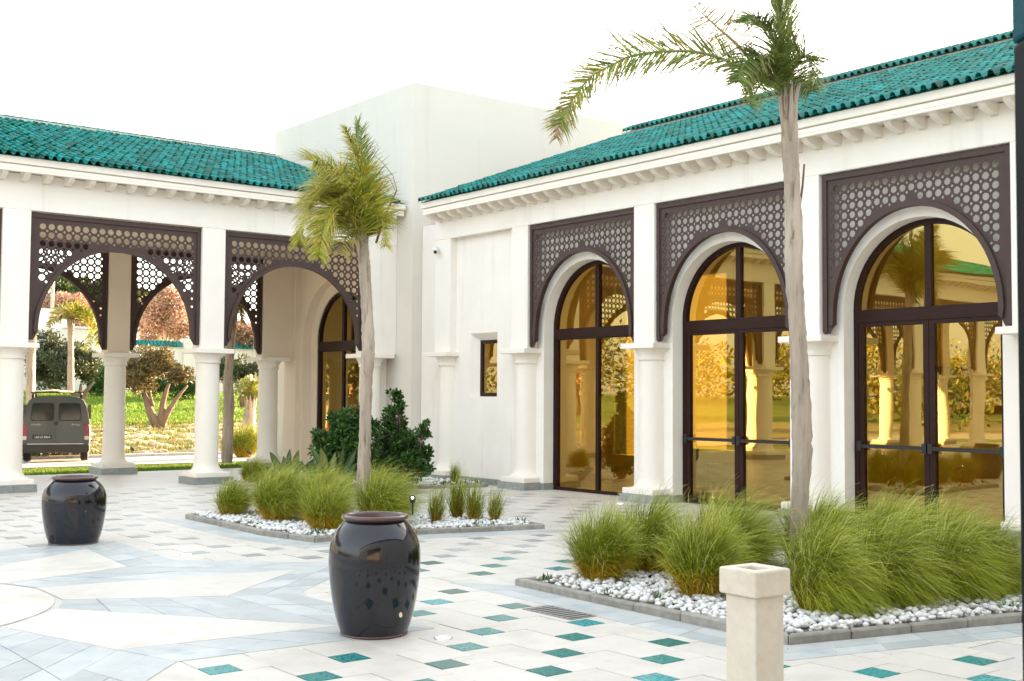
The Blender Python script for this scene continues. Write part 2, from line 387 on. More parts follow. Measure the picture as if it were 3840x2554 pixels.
# arched back wall, bay by bay; blind bay with a splayed niche for the small window
bw = B()
BAYC = [16.49, 13.05, 9.55]; HW, ZS = 1.25, 3.12
edges = [18.2, 14.76, 11.29, 7.75]
for k in range(3):
    bw.prism(arch_panel(edges[k+1], edges[k], 5.4, BAYC[k], HW, ZS), 'x', FX+.25, FX+.6)
link('arched_wall', bw.mesh('arched_wall', M_PLASTER), wing)
pw = B(); x0, x1 = FX+.17, FX+.35
ny0, ny1, nz0, nz1 = 19.12, 20.06, 1.79, 3.11
pw.box(x0, x1, 18.2, ny0, 0, 5.4); pw.box(x0, x1, ny1, 20.85, 0, 5.4); pw.box(x0, x1, ny0, ny1, 0, nz0); pw.box(x0, x1, ny0, ny1, nz1, 5.4)
by0, by1, bz0, bz1 = 19.26, 19.92, 1.80, 2.97
f4 = [(x0, ny0, nz0), (x0, ny1, nz0), (x0, ny1, nz1), (x0, ny0, nz1)]; b4 = [(x1-.01, by0, bz0), (x1-.01, by1, bz0), (x1-.01, by1, bz1), (x1-.01, by0, bz1)]
pw.add(f4+b4, [(i, (i+1) % 4, 4+(i+1) % 4, 4+i) for i in range(4)])
pw.box(FX+.36, FX+.6, 20.85, 22.14, 0, 5.6)
link('blind_panel_wall', pw.mesh('blind_panel_wall', M_PLASTER), wing)
# columns and the grey skirting between them
for a, b_ in PIL: put_column(wing, FX+.22, (a+b_)/2)
sk = B()
def skirt_x(x, y0, y1, h=.13, t=.015):                       # row of single skirting stones along y
    n = max(1, round((y1-y0)/.42)); s = (y1-y0)/n
    for i in range(n):
        o = link('skirting_stone', B().box(x-t, x, y0+i*s+.003, y0+(i+1)*s-.003, 0, h-RNG.random()*.004).mesh('skirting_stone', M_SKIRT), wing)
skirt_x(FX+.168, 18.62, 20.44); skirt_x(FX, 3, 7.2); skirt_x(FX+.36, 21.27, 22.1)
for k in range(3):
    for s_ in (-1, 1):
        e = BAYC[k]+s_*HW; ya, yb = sorted((e, e+s_*.16)); skirt_x(FX+.25, ya, yb)
        yq = e-s_*.012
        link('skirting_stone', B().box(FX+.25, FX+.49, min(e, yq), max(e, yq), 0, .13).mesh('skirting_stone', M_SKIRT), wing)
# cornice: soffit, two fascia bands, gutter moulding
cn = B()
ZC = 5.65
cn.box(14.18, FX+.3, 1.0, 21.0, ZC+.05, ZC+.125); cn.box(14.18, 14.215, 1.0, 21.0, ZC, ZC+.0495); cn.box(14.205, FX+.3, 1.0, 20.99, ZC+.125, ZC+.14); cn.box(14.15, FX+.3, 1.0, 21.03, ZC+.14, ZC+.265)
bevel(link('cornice', cn.mesh('cornice', M_TRIM), wing), .008, 1)
cn = B(); y = 20.9
while y > 2.5:
    link('corbel', CORB, wing, (FX-.002, y, ZC+.05)); y -= .352
# roof: sloping base slab, tiles, ridge parapet with its own short tiles
E0 = Vector((14.09, 1.0, 5.918)); UPR = Vector((5.9, 0, 2.22)).normalized(); RLEN = 6.3
rb = B(); top = E0 + UPR*RLEN
rb.prism([(14.16, 5.916), (14.16, 5.93), (top.x, top.z), (top.x+6, top.z-.4), (top.x+6, 5.95), (FX+.25, 5.916)], 'y', 1.0, 21.02)
roof = link('roof', rb.mesh('roof', M_TILEBED), wing)
tiled_roof(roof, E0+UPR*.02, (0, 1, 0), UPR, int(20.05/.16), 17, .365)
rp = B(); rp.box(top.x-.02, top.x+.4, 1.0, 20.95, top.z-.1, top.z+.10); rp.box(top.x+.26, top.x+.42, 1.0, 20.95, top.z+.10, top.z+.34)
link('ridge_parapet', rp.mesh('ridge_parapet', M_MORTAR), roof)
rt = B(); NR = Vector((-.42, 0, .9)).normalized(); UR = Vector((.9, 0, .42)).normalized()
for i in range(int(19.85/.16)):
    Mx = Matrix(((0, UR.x, NR.x, top.x-.08), (1, UR.y, NR.y, 1.1+.16*i), (0, UR.z, NR.z, top.z+.09), (0, 0, 0, 1)))
    rt.add([Mx @ Vector((q[0], q[1]*.95, q[2])) for q in TV], TF)
o = link('ridge_tiles', rt.mesh('ridge_tiles', M_TILE), roof); o['kind'] = 'stuff'
# rest of the building: floor, ceiling, room walls
ri = B(); ri.box(FX+.6, 20.2, 1.0, 21.9, .0, .006); link('indoor_floor', ri.mesh('indoor_floor', M_FLOORIN), wing)
ri = B(); WN = [(4.0, 6.2), (7.6, 9.4), (15.1, 15.9), (17.8, 19.2), (19.5, 21.5)]  # openings added in the unseen back wall to let daylight into the rooms
yy = 1.0
for a, b_ in WN: ri.box(20.2, 20.4, yy, a, 0, 5.398); ri.box(20.2, 20.4, a, b_, 0, .4); ri.box(20.2, 20.4, a, b_, 4.6, 5.398); yy = b_
ri.box(20.2, 20.4, yy, 21.9, 0, 5.398); ri.box(FX+.6, 20.2, 21.7, 21.9, 0, 5.4); ri.box(FX+.6, 20.2, 1.0, 1.2, 0, 5.4)
ri.box(17.4, 20.2, 14.7, 14.85, 0, 5.4); ri.box(17.8, 20.2, 11.2, 11.35, 0, 5.4)
link('indoor_wall', ri.mesh('indoor_wall', M_INNER), wing)
for a, b_ in WN: link('room_light_panel', B().box(20.29, 20.30, a+.01, b_-.01, .41, 4.59).mesh('room_light_panel', M_LIGHTPANEL), wing)  # translucent sheets added across the openings, sunlit from behind to light the rooms
link('indoor_ceiling', B().box(FX+.6, 20.4, 1.0, 21.9, 5.4, 5.6).mesh('indoor_ceiling', M_INNER), wing)
# screens
for (a, b_) in OPEN: put_screen(wing, (FX+.09, (a+b_)/2, 0), PI/2, SCR_R)
# glazed arched doors
def glazed_arch(parent, Xc, yc, hw, zs, leaf, bar, rail=.19, sx=1, flip=False):
    """arched door in the plane x = Xc"""
    fr = B(); fw = .075
    fr.strip(arc(yc, hw, zs), arc(yc, hw-fw, zs), 'x', Xc-.05, Xc+.05)
    for s_ in (-1, 1):
        e = yc+s_*hw; ya, yb = sorted((e, e-s_*fw)); fr.box(Xc-.05, Xc+.05, ya, yb, 0, zs)
    d = link('glass_door', fr.mesh('glass_door', M_FRAME), parent)
    link('transom', B().box(Xc-.055, Xc+.055, yc-hw+fw+.001, yc+hw-fw-.001, zs-rail, zs-.002).mesh('transom', M_FRAME), d)
    link('mullion', B().box(Xc-.045, Xc+.045, yc-.05, yc+.05, zs+.001, zs+hw-fw-.004).mesh('mullion', M_FRAME), d)
    for s_ in (-1, 1):
        pts = [(yc+s_*.05, zs)] + [(yc+s_*(hw-fw)*math.cos(t), zs+(hw-fw)*math.sin(t)) for t in np.linspace(0, math.acos(.05/(hw-fw)), 20)]
        link('pane', B().prism(pts, 'x', Xc-.004, Xc+.004).mesh('pane', M_GLASS), d)
        st = .085 if leaf else .035
        e0, e1 = yc+s_*.004, yc+s_*(hw-fw-.002)
        lf = B(); y0, y1 = sorted((e0, e1))
        lf.box(Xc-.04, Xc+.04, y0, y0+st, .012, zs-rail-.003); lf.box(Xc-.04, Xc+.04, y1-st, y1, .012, zs-rail-.003)
        lf.box(Xc-.04, Xc+.04, y0+st+.001, y1-st-.001, .012, .012+.09 if leaf else .06); lf.box(Xc-.04, Xc+.04, y0+st+.001, y1-st-.001, zs-rail-.003-st*.7, zs-rail-.003)
        link('leaf_frame', lf.mesh('leaf_frame', M_FRAME), d)
        link('pane', B().prism([(y0+st, .06), (y1-st, .06), (y1-st, zs-rail-.03), (y0+st, zs-rail-.03)], 'x', Xc-.004, Xc+.004).mesh('pane', M_GLASS), d)
        if bar:
            bb = B(); xb = Xc-.04-.05
            bb.box(xb-.02, xb+.02, y0+st*.4, y1-st*.4, 1.075, 1.125)
            for yy in (y0+st*.5, y1-st*.5): bb.box(xb-.03, Xc-.039, yy-.035, yy+.035, 1.03, 1.17)
            link('push_bar', bb.mesh('push_bar', M_BLACK), d)
    return d
for k in range(3): glazed_arch(wing, FX+.54, BAYC[k], HW-.003, ZS, k > 0, k > 0)
# small window in the niche
sw = B(); X2 = FX+.37
sw.box(X2-.03, X2+.04, by0-.03, by0+.075, bz0-.03, bz1+.03); sw.box(X2-.03, X2+.04, by1-.075, by1+.03, bz0-.03, bz1+.03)
sw.box(X2-.03, X2+.04, by0+.076, by1-.076, bz0-.03, bz0+.075); sw.box(X2-.03, X2+.04, by0+.076, by1-.076, bz1-.075, bz1+.03)
o = link('window', sw.mesh('window', M_FRAME), wing); o['label'] = 'small rectangular window in the blind bay'
link('pane', B().box(X2-.004, X2+.004, by0+.07, by1-.07, bz0+.07, bz1-.07).mesh('pane', M_GLASS), o)

# ================================================================== LEFT ARCADE (facade in the plane y = 22.78)
FY = 22.78
arcade = thing('arcade_wing', 'open cream arcade of round columns and brown pierced arches under a long green tiled roof', 'building', (8, FY, 0))
CX = [14.14-3.87*i for i in range(8)]; CX2 = [13.64-3.84*i for i in range(8)]
w = B()
XL = CX[-1]-.25
w.box(XL, 14.698, FY, FY+.42, 5.2, 5.87)
for i, x in enumerate(CX): w.box(x-.25, x+.25 if i else 14.698, FY, FY+.42, 2.735, 5.2)
w.box(14.40, 14.698, FY+.38, FY+.45, 0, 2.73)
bevel(link('facade_wall', w.mesh('facade_wall', M_PLASTER), arcade), .012)
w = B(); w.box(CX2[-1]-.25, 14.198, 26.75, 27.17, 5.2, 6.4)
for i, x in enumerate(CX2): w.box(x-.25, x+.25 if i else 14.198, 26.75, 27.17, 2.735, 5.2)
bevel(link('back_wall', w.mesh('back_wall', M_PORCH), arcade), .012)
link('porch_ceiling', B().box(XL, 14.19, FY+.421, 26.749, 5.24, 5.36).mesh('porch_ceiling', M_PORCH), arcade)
for i, x in enumerate(CX): put_column(arcade, x, FY+.21)
for i, x in enumerate(CX2): put_column(arcade, x, 26.96)
for i in range(7):
    put_screen(arcade, ((CX[i]+CX[i+1])/2, FY+.11, 0), 0, SCR_L)
    put_screen(arcade, ((CX2[i]+CX2[i+1])/2, 26.86, 0), 0, SCR_L)
cn = B(); ZL = 5.83
cn.box(XL, 14.62, FY-.40, FY+.3, ZL+.05, ZL+.125); cn.box(XL, 14.62, FY-.40, FY-.365, ZL, ZL+.0495); cn.box(XL, 14.61, FY-.375, FY+.3, ZL+.125, ZL+.14); cn.box(XL, 14.64, FY-.43, FY+.3, ZL+.14, ZL+.265)
bevel(link('cornice', cn.mesh('cornice', M_TRIM), arcade), .008, 1)
x = 14.42
while x > XL+.2:
    link('corbel', CORB, arcade, M=Matrix.Translation((x, FY-.002, ZL+.05)) @ Matrix.Rotation(PI/2, 4, 'Z')); x -= .397
E1 = Vector((XL, FY-.49, 6.098)); UPL = Vector((0, 6.37, 2.02)).normalized(); LLEN = 6.66
top1 = E1+UPL*LLEN
rb = B(); rb.prism([(FY-.42, 6.097), (FY-.42, 6.11), (top1.y, top1.z), (top1.y+2.5, top1.z-.8), (top1.y+2.5, 6.4), (FY, 6.097)], 'x', XL, 14.63)
roof1 = link('roof', rb.mesh('roof', M_TILEBED), arcade)
ncl = int((14.63-XL)/.16)
tiled_roof(roof1, E1+UPL*.02, (1, 0, 0), UPL, ncl, 19, .35)
rt = B()
for i in range(int((14.63-XL)/.36)):
    xx = XL+.36*i; n = 8
    v = [(xx+q*.39, top1.y-.03+.10*math.cos(PI*j/n)*(1-.12*q), top1.z+.03+.09*math.sin(PI*j/n)*(1-.12*q)) for q in (0, 1) for j in range(n+1)]
    rt.add(v, [(j, j+1, n+2+j, n+1+j) for j in range(n)])
o = link('ridge_tiles', rt.mesh('ridge_tiles', M_TILE), roof1); o['kind'] = 'stuff'
rm = B(); rm.box(XL, 14.63, top1.y-.2, top1.y+.12, top1.z-.06, top1.z+.045); link('ridge_mortar', rm.mesh('ridge_mortar', M_MORTAR), roof1)

# ================================================================== TOWER and the end wall of the arcade with its portal
TX, TY, TZ = 14.7, 22.15, 8.86
tower = thing('tower_block', 'plain white flat-topped block in the corner where the two tiled roofs meet', 'building', (TX, TY, 0))
tb = B()
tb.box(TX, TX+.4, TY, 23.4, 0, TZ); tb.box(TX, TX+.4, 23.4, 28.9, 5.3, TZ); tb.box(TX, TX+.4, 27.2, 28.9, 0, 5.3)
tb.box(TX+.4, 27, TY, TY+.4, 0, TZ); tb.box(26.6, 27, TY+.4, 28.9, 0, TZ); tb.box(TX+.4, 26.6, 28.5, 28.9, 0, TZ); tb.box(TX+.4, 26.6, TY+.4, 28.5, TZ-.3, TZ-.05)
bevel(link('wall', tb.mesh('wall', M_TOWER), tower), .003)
link('floor', B().box(TX+.4, 26.6, TY+.4, 28.5, 0, .006).mesh('floor', M_FLOORIN), tower)
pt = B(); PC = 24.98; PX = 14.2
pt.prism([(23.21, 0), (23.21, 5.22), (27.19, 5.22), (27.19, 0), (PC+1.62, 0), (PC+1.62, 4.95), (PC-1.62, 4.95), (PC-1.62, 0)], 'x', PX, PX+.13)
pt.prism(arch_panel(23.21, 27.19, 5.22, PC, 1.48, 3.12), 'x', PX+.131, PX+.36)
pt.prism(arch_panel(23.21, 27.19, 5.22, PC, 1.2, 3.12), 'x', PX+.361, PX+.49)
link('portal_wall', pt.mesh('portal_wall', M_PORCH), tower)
glazed_arch(tower, PX+.44, PC, 1.197, 3.12, False, False, .22)
for s_, (ya, yb) in enumerate(((23.25, 23.35), (26.46, 26.73))):
    link('skirting_stone', B().box(PX-.014, PX, ya, yb, 0, .13).mesh('skirting_stone', M_SKIRT), tower)
n = 3
for i in range(n):
    link('skirting_stone', B().box(TX-.014, TX, TY+.02+i*.34, TY+.014+(i+1)*.34, 0, .13).mesh('skirting_stone', M_SKIRT), tower)

# ================================================================== WING WITH THE DOORWAY THE PHOTOGRAPH LOOKS OUT FROM
bwing = thing('entrance_wing', 'cream wing whose wide doorway the courtyard is seen from, mirrored in the tall jar', 'building', (3, .7, 0))
b = B(); b.box(2.78, 14.59, .5, .98, 0, 5.9); b.box(-14, -4, .5, .98, 0, 5.9); b.box(-3.999, 2.779, .5, .98, 3.3, 5.9); b.box(-14, 14.59, -7, -6.6, 0, 5.9)
link('wall', b.mesh('wall', M_PLASTER), bwing)
b = B(); b.prism([(1.35, 5.91), (1.35, 6.0), (-4.5, 8.0), (-10, 6.0), (-10, 5.91)], 'x', -14, 13.9); link('roof', b.mesh('roof', M_TILE), bwing)
# ================================================================== GROUND
def TZf(x, y):                                   # garden terrain height behind the arcade
    s = y + .12*(x-12)
    if s < 34.5: return 0.
    if s < 45: return .62*((s-34.5)/10.5)
    if s < 56: return .62+1.25*((s-45)/11)
    return 1.87 + .004*(s-56)
def on_ground(dx, dy, d0=8.):
    d = d0
    while d < 200:
        p = at(dx, dy, d)
        if p.z <= TZf(p.x, p.y): return Vector((p.x, p.y, TZf(p.x, p.y)))
        d += .05
    return p
gb = B()
xs = np.concatenate([np.linspace(-60, 0, 13), np.linspace(4, 40, 25), np.linspace(50, 120, 6)]); ys = np.concatenate([np.array([29.75]), np.linspace(33.2, 60, 40), np.array([70, 90, 130, 200, 400, 600])])
for y in ys:
    for x in xs: gb.v.append((x*(1 if y < 80 else 4), y, TZf(x, y)-.03 + (RNG.normal(0, .03) if 36 < y < 56 else 0)))
nx = len(xs)
for j in range(len(ys)-1):
    for i in range(nx-1): gb.f.append((j*nx+i, j*nx+i+1, (j+1)*nx+i+1, (j+1)*nx+i))
gb.m = [0]*len(gb.f)
for k in range(len(gb.f)):
    j = k//nx if False else k//(nx-1)
    gb.m[k] = 1 if 34 < ys[j] < 44.2 else 0
tag(link('garden_ground', gb.mesh('garden_ground', [M_LAWN, M_DRY], True)), kind='structure')
# wide base ground below everything, to the horizon
tag(link('ground', B().box(-500, 500, -500, 500, -.6, -.15).mesh('ground', M_DRY)), kind='structure')
tag(link('road', B().box(-60, 60, 29.7, 34.3, -.10, -.008).mesh('road', M_ASPHALT)), kind='structure')
b = B()
for i in range(120): b.box(-12+.5*i+.005, -12+.5*(i+1)-.005, 33.9, 34.25, -.1, .07)
for i in range(120): b.box(-12+.5*i+.005, -12+.5*(i+1)-.005, 29.62, 29.78, -.1, .03)
tag(link('road_kerb', b.mesh('road_kerb', M_SLATE)), kind='structure')

pave = tag(link('pavement', B().box(-30, FX+.59, -6, 27.3, -.12, -.005).mesh('pavement', M_PAVEBED)), kind='structure')
link('porch_floor', B().box(-30, 14.15, 22.42, 27.29, -.004, 0).mesh('porch_floor', M_PAVER), pave)
link('outer_floor', B().box(-30, -3.2, -6, 22.41, -.004, 0).mesh('outer_floor', M_PAVER), pave)
link('near_floor', B().box(-3.19, FX, -6, 1.9, -.004, 0).mesh('near_floor', M_PAVER), pave)
# star centre and beds (plan polygons)
SCX, SCY = 1.9, 11.1
def pol(r, a, k=0): a = math.radians(a+45*k); return (SCX+r*math.cos(a), SCY+r*math.sin(a))
BED1 = [(7.15, 8.97), (7.04, 5.62), (9.29, 5.05), (12.2, 4.32), (12.4, 7.95)]
BED2 = [(7.1, 16.6), (7.04, 14.0), (7.22, 12.98), (8.7, 12.95), (10.5, 12.5), (10.55, 12.85), (9.75, 15.3), (9.1, 17.0)]
BED3 = [(10.3, 22.3), (10.35, 21.9), (13.05, 19.27), (14.3, 18.9), (14.55, 19.1), (14.55, 22.0), (14.6, 22.3)]
def inside(p, poly):
    x, y = p; c = False; n = len(poly)
    for i in range(n):
        (x1, y1), (x2, y2) = poly[i], poly[(i+1) % n]
        if (y1 > y) != (y2 > y) and x < (x2-x1)*(y-y1)/(y2-y1)+x1: c = not c
    return c
STAR = []
for k in range(8): STAR += [pol(4.85, 0, k), pol(3.62, 22.5, k)]
def off(poly, d):
    c = Vector((sum(p[0] for p in poly)/len(poly), sum(p[1] for p in poly)/len(poly)))
    n = len(poly); out = []
    A = sum(poly[i][0]*poly[(i+1) % n][1]-poly[(i+1) % n][0]*poly[i][1] for i in range(n)); sg = 1 if A > 0 else -1
    for i in range(n):
        p0, p1, p2 = Vector(poly[i-1]), Vector(poly[i]), Vector(poly[(i+1) % n])
        n1 = Vector(((p1-p0).y, -(p1-p0).x)).normalized()*sg; n2 = Vector(((p2-p1).y, -(p2-p1).x)).normalized()*sg
        m = (n1+n2).normalized(); q = max(.5, m.dot(n1)); out.append(tuple(p1+m*(d/q)))
    return out
BANDW = .42
ZONES = [STAR, off(BED1, BANDW), off(BED2, BANDW)]
BEDS = [BED1, BED2, BED3]
TZONES = [off(STAR, .16), off(BED1, BANDW+.2), off(BED2, BANDW+.14)]; PZONES = [off(STAR, -.42), off(BED1, -.2), off(BED2, -.2), off(BED3, -.2)]
def free(p): return not any(inside(p, z) for z in TZONES) and not inside(p, off(BED3, .1))
def pfree(p): return not any(inside(p, z) for z in PZONES)
# field: columns .437 wide, period .935, each with one teal inlay
La, Lb = (.44, .369), (.42, -.566)
O0 = (5.12, 6.05)
tealp = []; pav = []
for n in range(-40, 60):
    for m in range(-40, 60):
        x, y = O0[0]+n*La[0]+m*Lb[0], O0[1]+n*La[1]+m*Lb[1]
        if not (-3 < x < FX+.35 and 2.0 < y < 22.35): continue
        if not seen((x, y, 0), 200): continue
        if free((x, y)) and x < FX-.35 and y < 22.1: tealp.append((x, y))
        if not (free((x, y)) and x < FX-.35 and y < 22.1) and pfree((x, y)): pav.append((x, y, .21, .225))
        for (px, py, sx, sy) in ((x+.217, y, .205, .225), (x+.107, y+.467, .425, .70)):
            if pfree((px, py)): pav.append((px, py, sx, sy))
def slab(sx, sy, z0, z1): return B().box(-sx/2, sx/2, -sy/2, sy/2, z0, z1)
def spread(items, name, mats, z0, z1, dims):
    items = sorted(items, key=lambda q: (Vector((q[0], q[1], 0))-Vector((0, 0, EYE))).length)
    cache = {}; st = B()
    for k, it in enumerate(items):
        sx, sy = dims(it); dz = RNG.normal(0, .0006)
        if k < 300:
            if (sx, sy) not in cache: cache[(sx, sy)] = slab(sx, sy, z0, z1).mesh(name, mats)
            link(name, cache[(sx, sy)], pave, (it[0], it[1], dz), Matrix.Rotation(RNG.normal(0, .004), 4, 'Z'))
        else: st.box(it[0]-sx/2, it[0]+sx/2, it[1]-sy/2, it[1]+sy/2, z0, z1+dz)
    if st.v:
        o = link(name+'s', st.mesh(name+'s', mats), pave); o['kind'] = 'stuff'
spread(pav, 'paver', M_PAVER, -.004, .0, lambda it: (it[2], it[3]))
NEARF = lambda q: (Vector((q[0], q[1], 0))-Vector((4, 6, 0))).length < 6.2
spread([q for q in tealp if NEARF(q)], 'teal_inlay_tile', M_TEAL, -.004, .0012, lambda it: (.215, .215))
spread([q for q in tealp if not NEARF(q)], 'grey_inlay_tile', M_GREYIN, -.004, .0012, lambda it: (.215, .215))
# bilinear rows of small slabs inside a quad
def quad_tiles(name, q, nu, nv, mats, z0=-.003, z1=.004, gap=.006, jit=0):
    P = [Vector(p) for p in q]
    def S(u, v): return (P[0]*(1-u)+P[1]*u)*(1-v) + (P[3]*(1-u)+P[2]*u)*v
    for i in range(nu):
        for j in range(nv):
            sh = (.5 if j % 2 else 0)/nu
            us = [max(0, min(1, (i+t)/nu+sh-(.5/nu if j % 2 else 0))) for t in (0, 1)]
            pts = [S(us[0], j/nv), S(us[1], j/nv), S(us[1], (j+1)/nv), S(us[0], (j+1)/nv)]
            c = sum(pts, Vector((0, 0)))/4
            pts = [p + (c-p).normalized()*min(gap, (c-p).length*.3) for p in pts]
            zt = z1+RNG.normal(0, .0007)
            link(name, B().prism([tuple(p) for p in pts], 'z', z0, zt).mesh(name, mats), pave)
    return
for k in range(8):
    T, Sd = pol(4.1, 0, k), pol(3.0, -21.5, k)
    P0, P1 = pol(1.62, 13.5, k), pol(1.62, -15.5, k)
    if not any(seen((*p, 0), 500) for p in (T, Sd, P0, P1)): continue
    ctr = Vector(pol(2.6, -4, k)); bl = [tuple(Vector(p)+(ctr-Vector(p)).normalized()*.004) for p in (P0, P1, Sd, T)]
    link('star_slab', B().prism(bl, 'z', -.003, .0045).mesh('star_slab', M_PAVER), pave)
for k in range(8):
    T, P0 = pol(4.1, 0, k), pol(1.62, 13.5, k); S2, P2 = pol(3.0, -21.5, k+1), pol(1.62, -15.5, k+1); T2 = pol(4.1, 0, k+1)
    Oo, Cc, O2 = pol(4.85, 0, k), pol(3.62, 22.5, k), pol(4.85, 0, k+1)
    if not any(seen((*p, 0), 400) for p in (T, P0, S2, O2, Cc)): continue
    quad_tiles('grey_paver', [P0, T, S2, P2], 5, 2, M_SLATE)
    quad_tiles('grey_paver', [T, Oo, Cc, S2], 2, 3, M_SLATE)
    quad_tiles('grey_paver', [S2, Cc, O2, T2], 2, 4, M_SLATE)
cs = B(); cs.prism([(SCX+1.55*math.cos(2*PI*i/64), SCY+1.55*math.sin(2*PI*i/64)) for i in range(64)], 'z', -.003, .0055)
link('round_centre_slab', cs.mesh('round_centre_slab', M_PAVER), pave)
for bed, sides in ((BED1, (0, 1, 2)), (BED2, (0, 1, 2, 3))):
    o_ = off(bed, BANDW); i_ = off(bed, .012)
    for k in sides:
        a, b_, c, d = i_[k], i_[k+1], o_[k+1], o_[k]
        L_ = (Vector(a)-Vector(b_)).length
        quad_tiles('grey_paver', [a, b_, c, d], max(1, round(L_/.42)), 2 if L_ > .5 else 1, M_SLATE)

# ------------------------------------------------------------------ planting beds: kerb stones, soil; pebbles
PEB = []
ico = bmesh.new(); bmesh.ops.create_icosphere(ico, subdivisions=1, radius=1); IV = np.array([v.co[:] for v in ico.verts]); IF = [[v.index for v in f.verts] for f in ico.faces]; ico.free()
def make_bed(poly, label, n_peb, skip=()):
    c = (sum(p[0] for p in poly)/len(poly), sum(p[1] for p in poly)/len(poly), 0)
    t = thing('planting_bed', label, 'planting bed', c)
    inn = off(poly, -.085); n = len(poly)
    for k in range(n):
        if k in skip: continue
        a, b_, c2, d = [Vector(p) for p in (poly[k], poly[(k+1) % n], inn[(k+1) % n], inn[k])]
        m = max(1, round((a-b_).length/.6))
        for i in range(m):
            u0, u1 = (i+.006)/m, (i+1-.006)/m
            pts = [a.lerp(b_, u0), a.lerp(b_, u1), d.lerp(c2, u1), d.lerp(c2, u0)]
            bevel(link('kerb_stone', B().prism([tuple(p) for p in pts], 'z', -.02, .07+RNG.normal(0, .004)).mesh('kerb_stone', M_KERB), t), .012, 1)
    link('soil', B().prism(off(poly, -.03), 'z', -.02, .045).mesh('soil', M_SOIL), t)
    xs_ = [p[0] for p in poly]; ys_ = [p[1] for p in poly]; k = 0; inn2 = off(poly, -.12); V = []; Fv = []
    while k < n_peb:
        x, y = random.uniform(min(xs_), max(xs_)), random.uniform(min(ys_), max(ys_))
        if not inside((x, y), inn2): continue
        k += 1; r = random.uniform(.017, .038); s = np.array([r*random.uniform(.8, 1.3), r*random.uniform(.8, 1.2), r*random.uniform(.55, .9)])
        a = random.uniform(0, 6.28); ca, sa = math.cos(a), math.sin(a)
        q = IV*(1+RNG.normal(0, .09, (12, 1)))*s; q = np.stack([q[:, 0]*ca-q[:, 1]*sa, q[:, 0]*sa+q[:, 1]*ca, q[:, 2]], 1) + np.array([x, y, .05+random.uniform(0, .045)])
        o = len(V)*12; V.append(q); Fv += [[i+o for i in f] for f in IF]
    me = bpy.data.meshes.new('gravel'); me.from_pydata(np.concatenate(V).tolist(), [], Fv); me.materials.append(M_PEBBLE); me.polygons.foreach_set('use_smooth', [True]*len(Fv))
    g = link('gravel', me); tag(g, kind='stuff')
    return t
make_bed(BED1, 'low kerbed bed of white pebbles and wind-swept grass nearest the stone post', 7000)
make_bed(BED2, 'low kerbed bed of white pebbles and grass behind the two black jars', 4800)
make_bed(BED3, 'corner bed of shrubs at the foot of the white block', 1400, skip=(4, 5, 6))
# ------------------------------------------------------------------ jars
def jar(name_lab, x, y, H, R, Rb, Rn, n=56):
    t = thing('glazed_jar', name_lab, 'jar', (x, y, 0), 'black glazed jars on the star paving')
    pr = [(.0, .012), (Rb*.96, .012), (Rb, .0125), (Rb*1.005, .03)]
    prof = [(0, Rb), (.12, Rb+(R-Rb)*.34), (.3, Rb+(R-Rb)*.70), (.5, Rb+(R-Rb)*.93), (.64, R), (.76, R*.975), (.85, R*.885), (.91, R*.775), (.95, Rn*1.03), (.965, Rn*.97)]
    for z, r in prof[1:]: pr.append((r, z*H))
    b = B().lathe(pr, n, x, y)
    o = link('body', b.mesh('body', M_GLAZE, True), t)
    md = o.modifiers.new('smooth', 'SUBSURF'); md.levels = 1; md.render_levels = 2
    z = .962*H
    rim = [(Rn*.95, z-.01), (Rn*1.04, z), (Rn*1.10, z+.012), (Rn*1.10, z+.026), (Rn*1.04, z+.038), (Rn*.94, z+.036), (Rn*.90, z+.02), (Rn*.88, z-.05), (Rn*.95, z-.14), (R*.8, z-.3), (R*.6, .1), (0, .08)]
    o = link('rim', B().lathe(rim, n, x, y).mesh('rim', M_GLAZERIM, True), t)
    o = link('foot_ring', B().lathe([(Rb*.985, .001), (Rb*1.015, .004), (Rb*1.015, .016), (Rb*.99, .02)], n, x, y).mesh('foot_ring', M_GLAZERIM, True), t)
    return t
jar('tall black-brown glazed jar with a brown rim, nearest, in front of the grass bed', 4.86, 7.80, .895, .352, .255, .232)
jar('squat dark blue-black glazed jar standing before the arcade columns', 4.85, 14.62, .80, .375, .285, .245)
# ------------------------------------------------------------------ stone post
def bollard():
    p = at(1745, 1318, 5.72); s, c = .125, .100
    x, y = p.x+.125, p.y+.125; ztop = p.z
    t = thing('stone_post', 'square cream stone post with a hollow capped top, in front of the grass bed', 'bollard', (x, y, 0))
    R_ = Matrix.Translation((x, y, 0)) @ Matrix.Rotation(math.radians(-3), 4, 'Z')
    bevel(link('shaft', B().box(-c, c, -c, c, 0, ztop-.132).mesh('shaft', M_BOLLARD), t, M=R_), .008)
    h = .062; zb = ztop-.13
    v = []
    for (e, z) in ((s, zb), (s, ztop), (h, ztop), (h*.95, ztop-.12)):
        v += [(-e, -e, z), (e, -e, z), (e, e, z), (-e, e, z)]
    f = [(4*k+i, 4*k+(i+1) % 4, 4*k+4+(i+1) % 4, 4*k+4+i) for k in range(3) for i in range(4)] + [(3, 2, 1, 0), (12, 13, 14, 15)]
    bevel(link('cap', B().add(v, f).mesh('cap', M_BOLLARD), t, M=R_), .012, 3)
bollard()
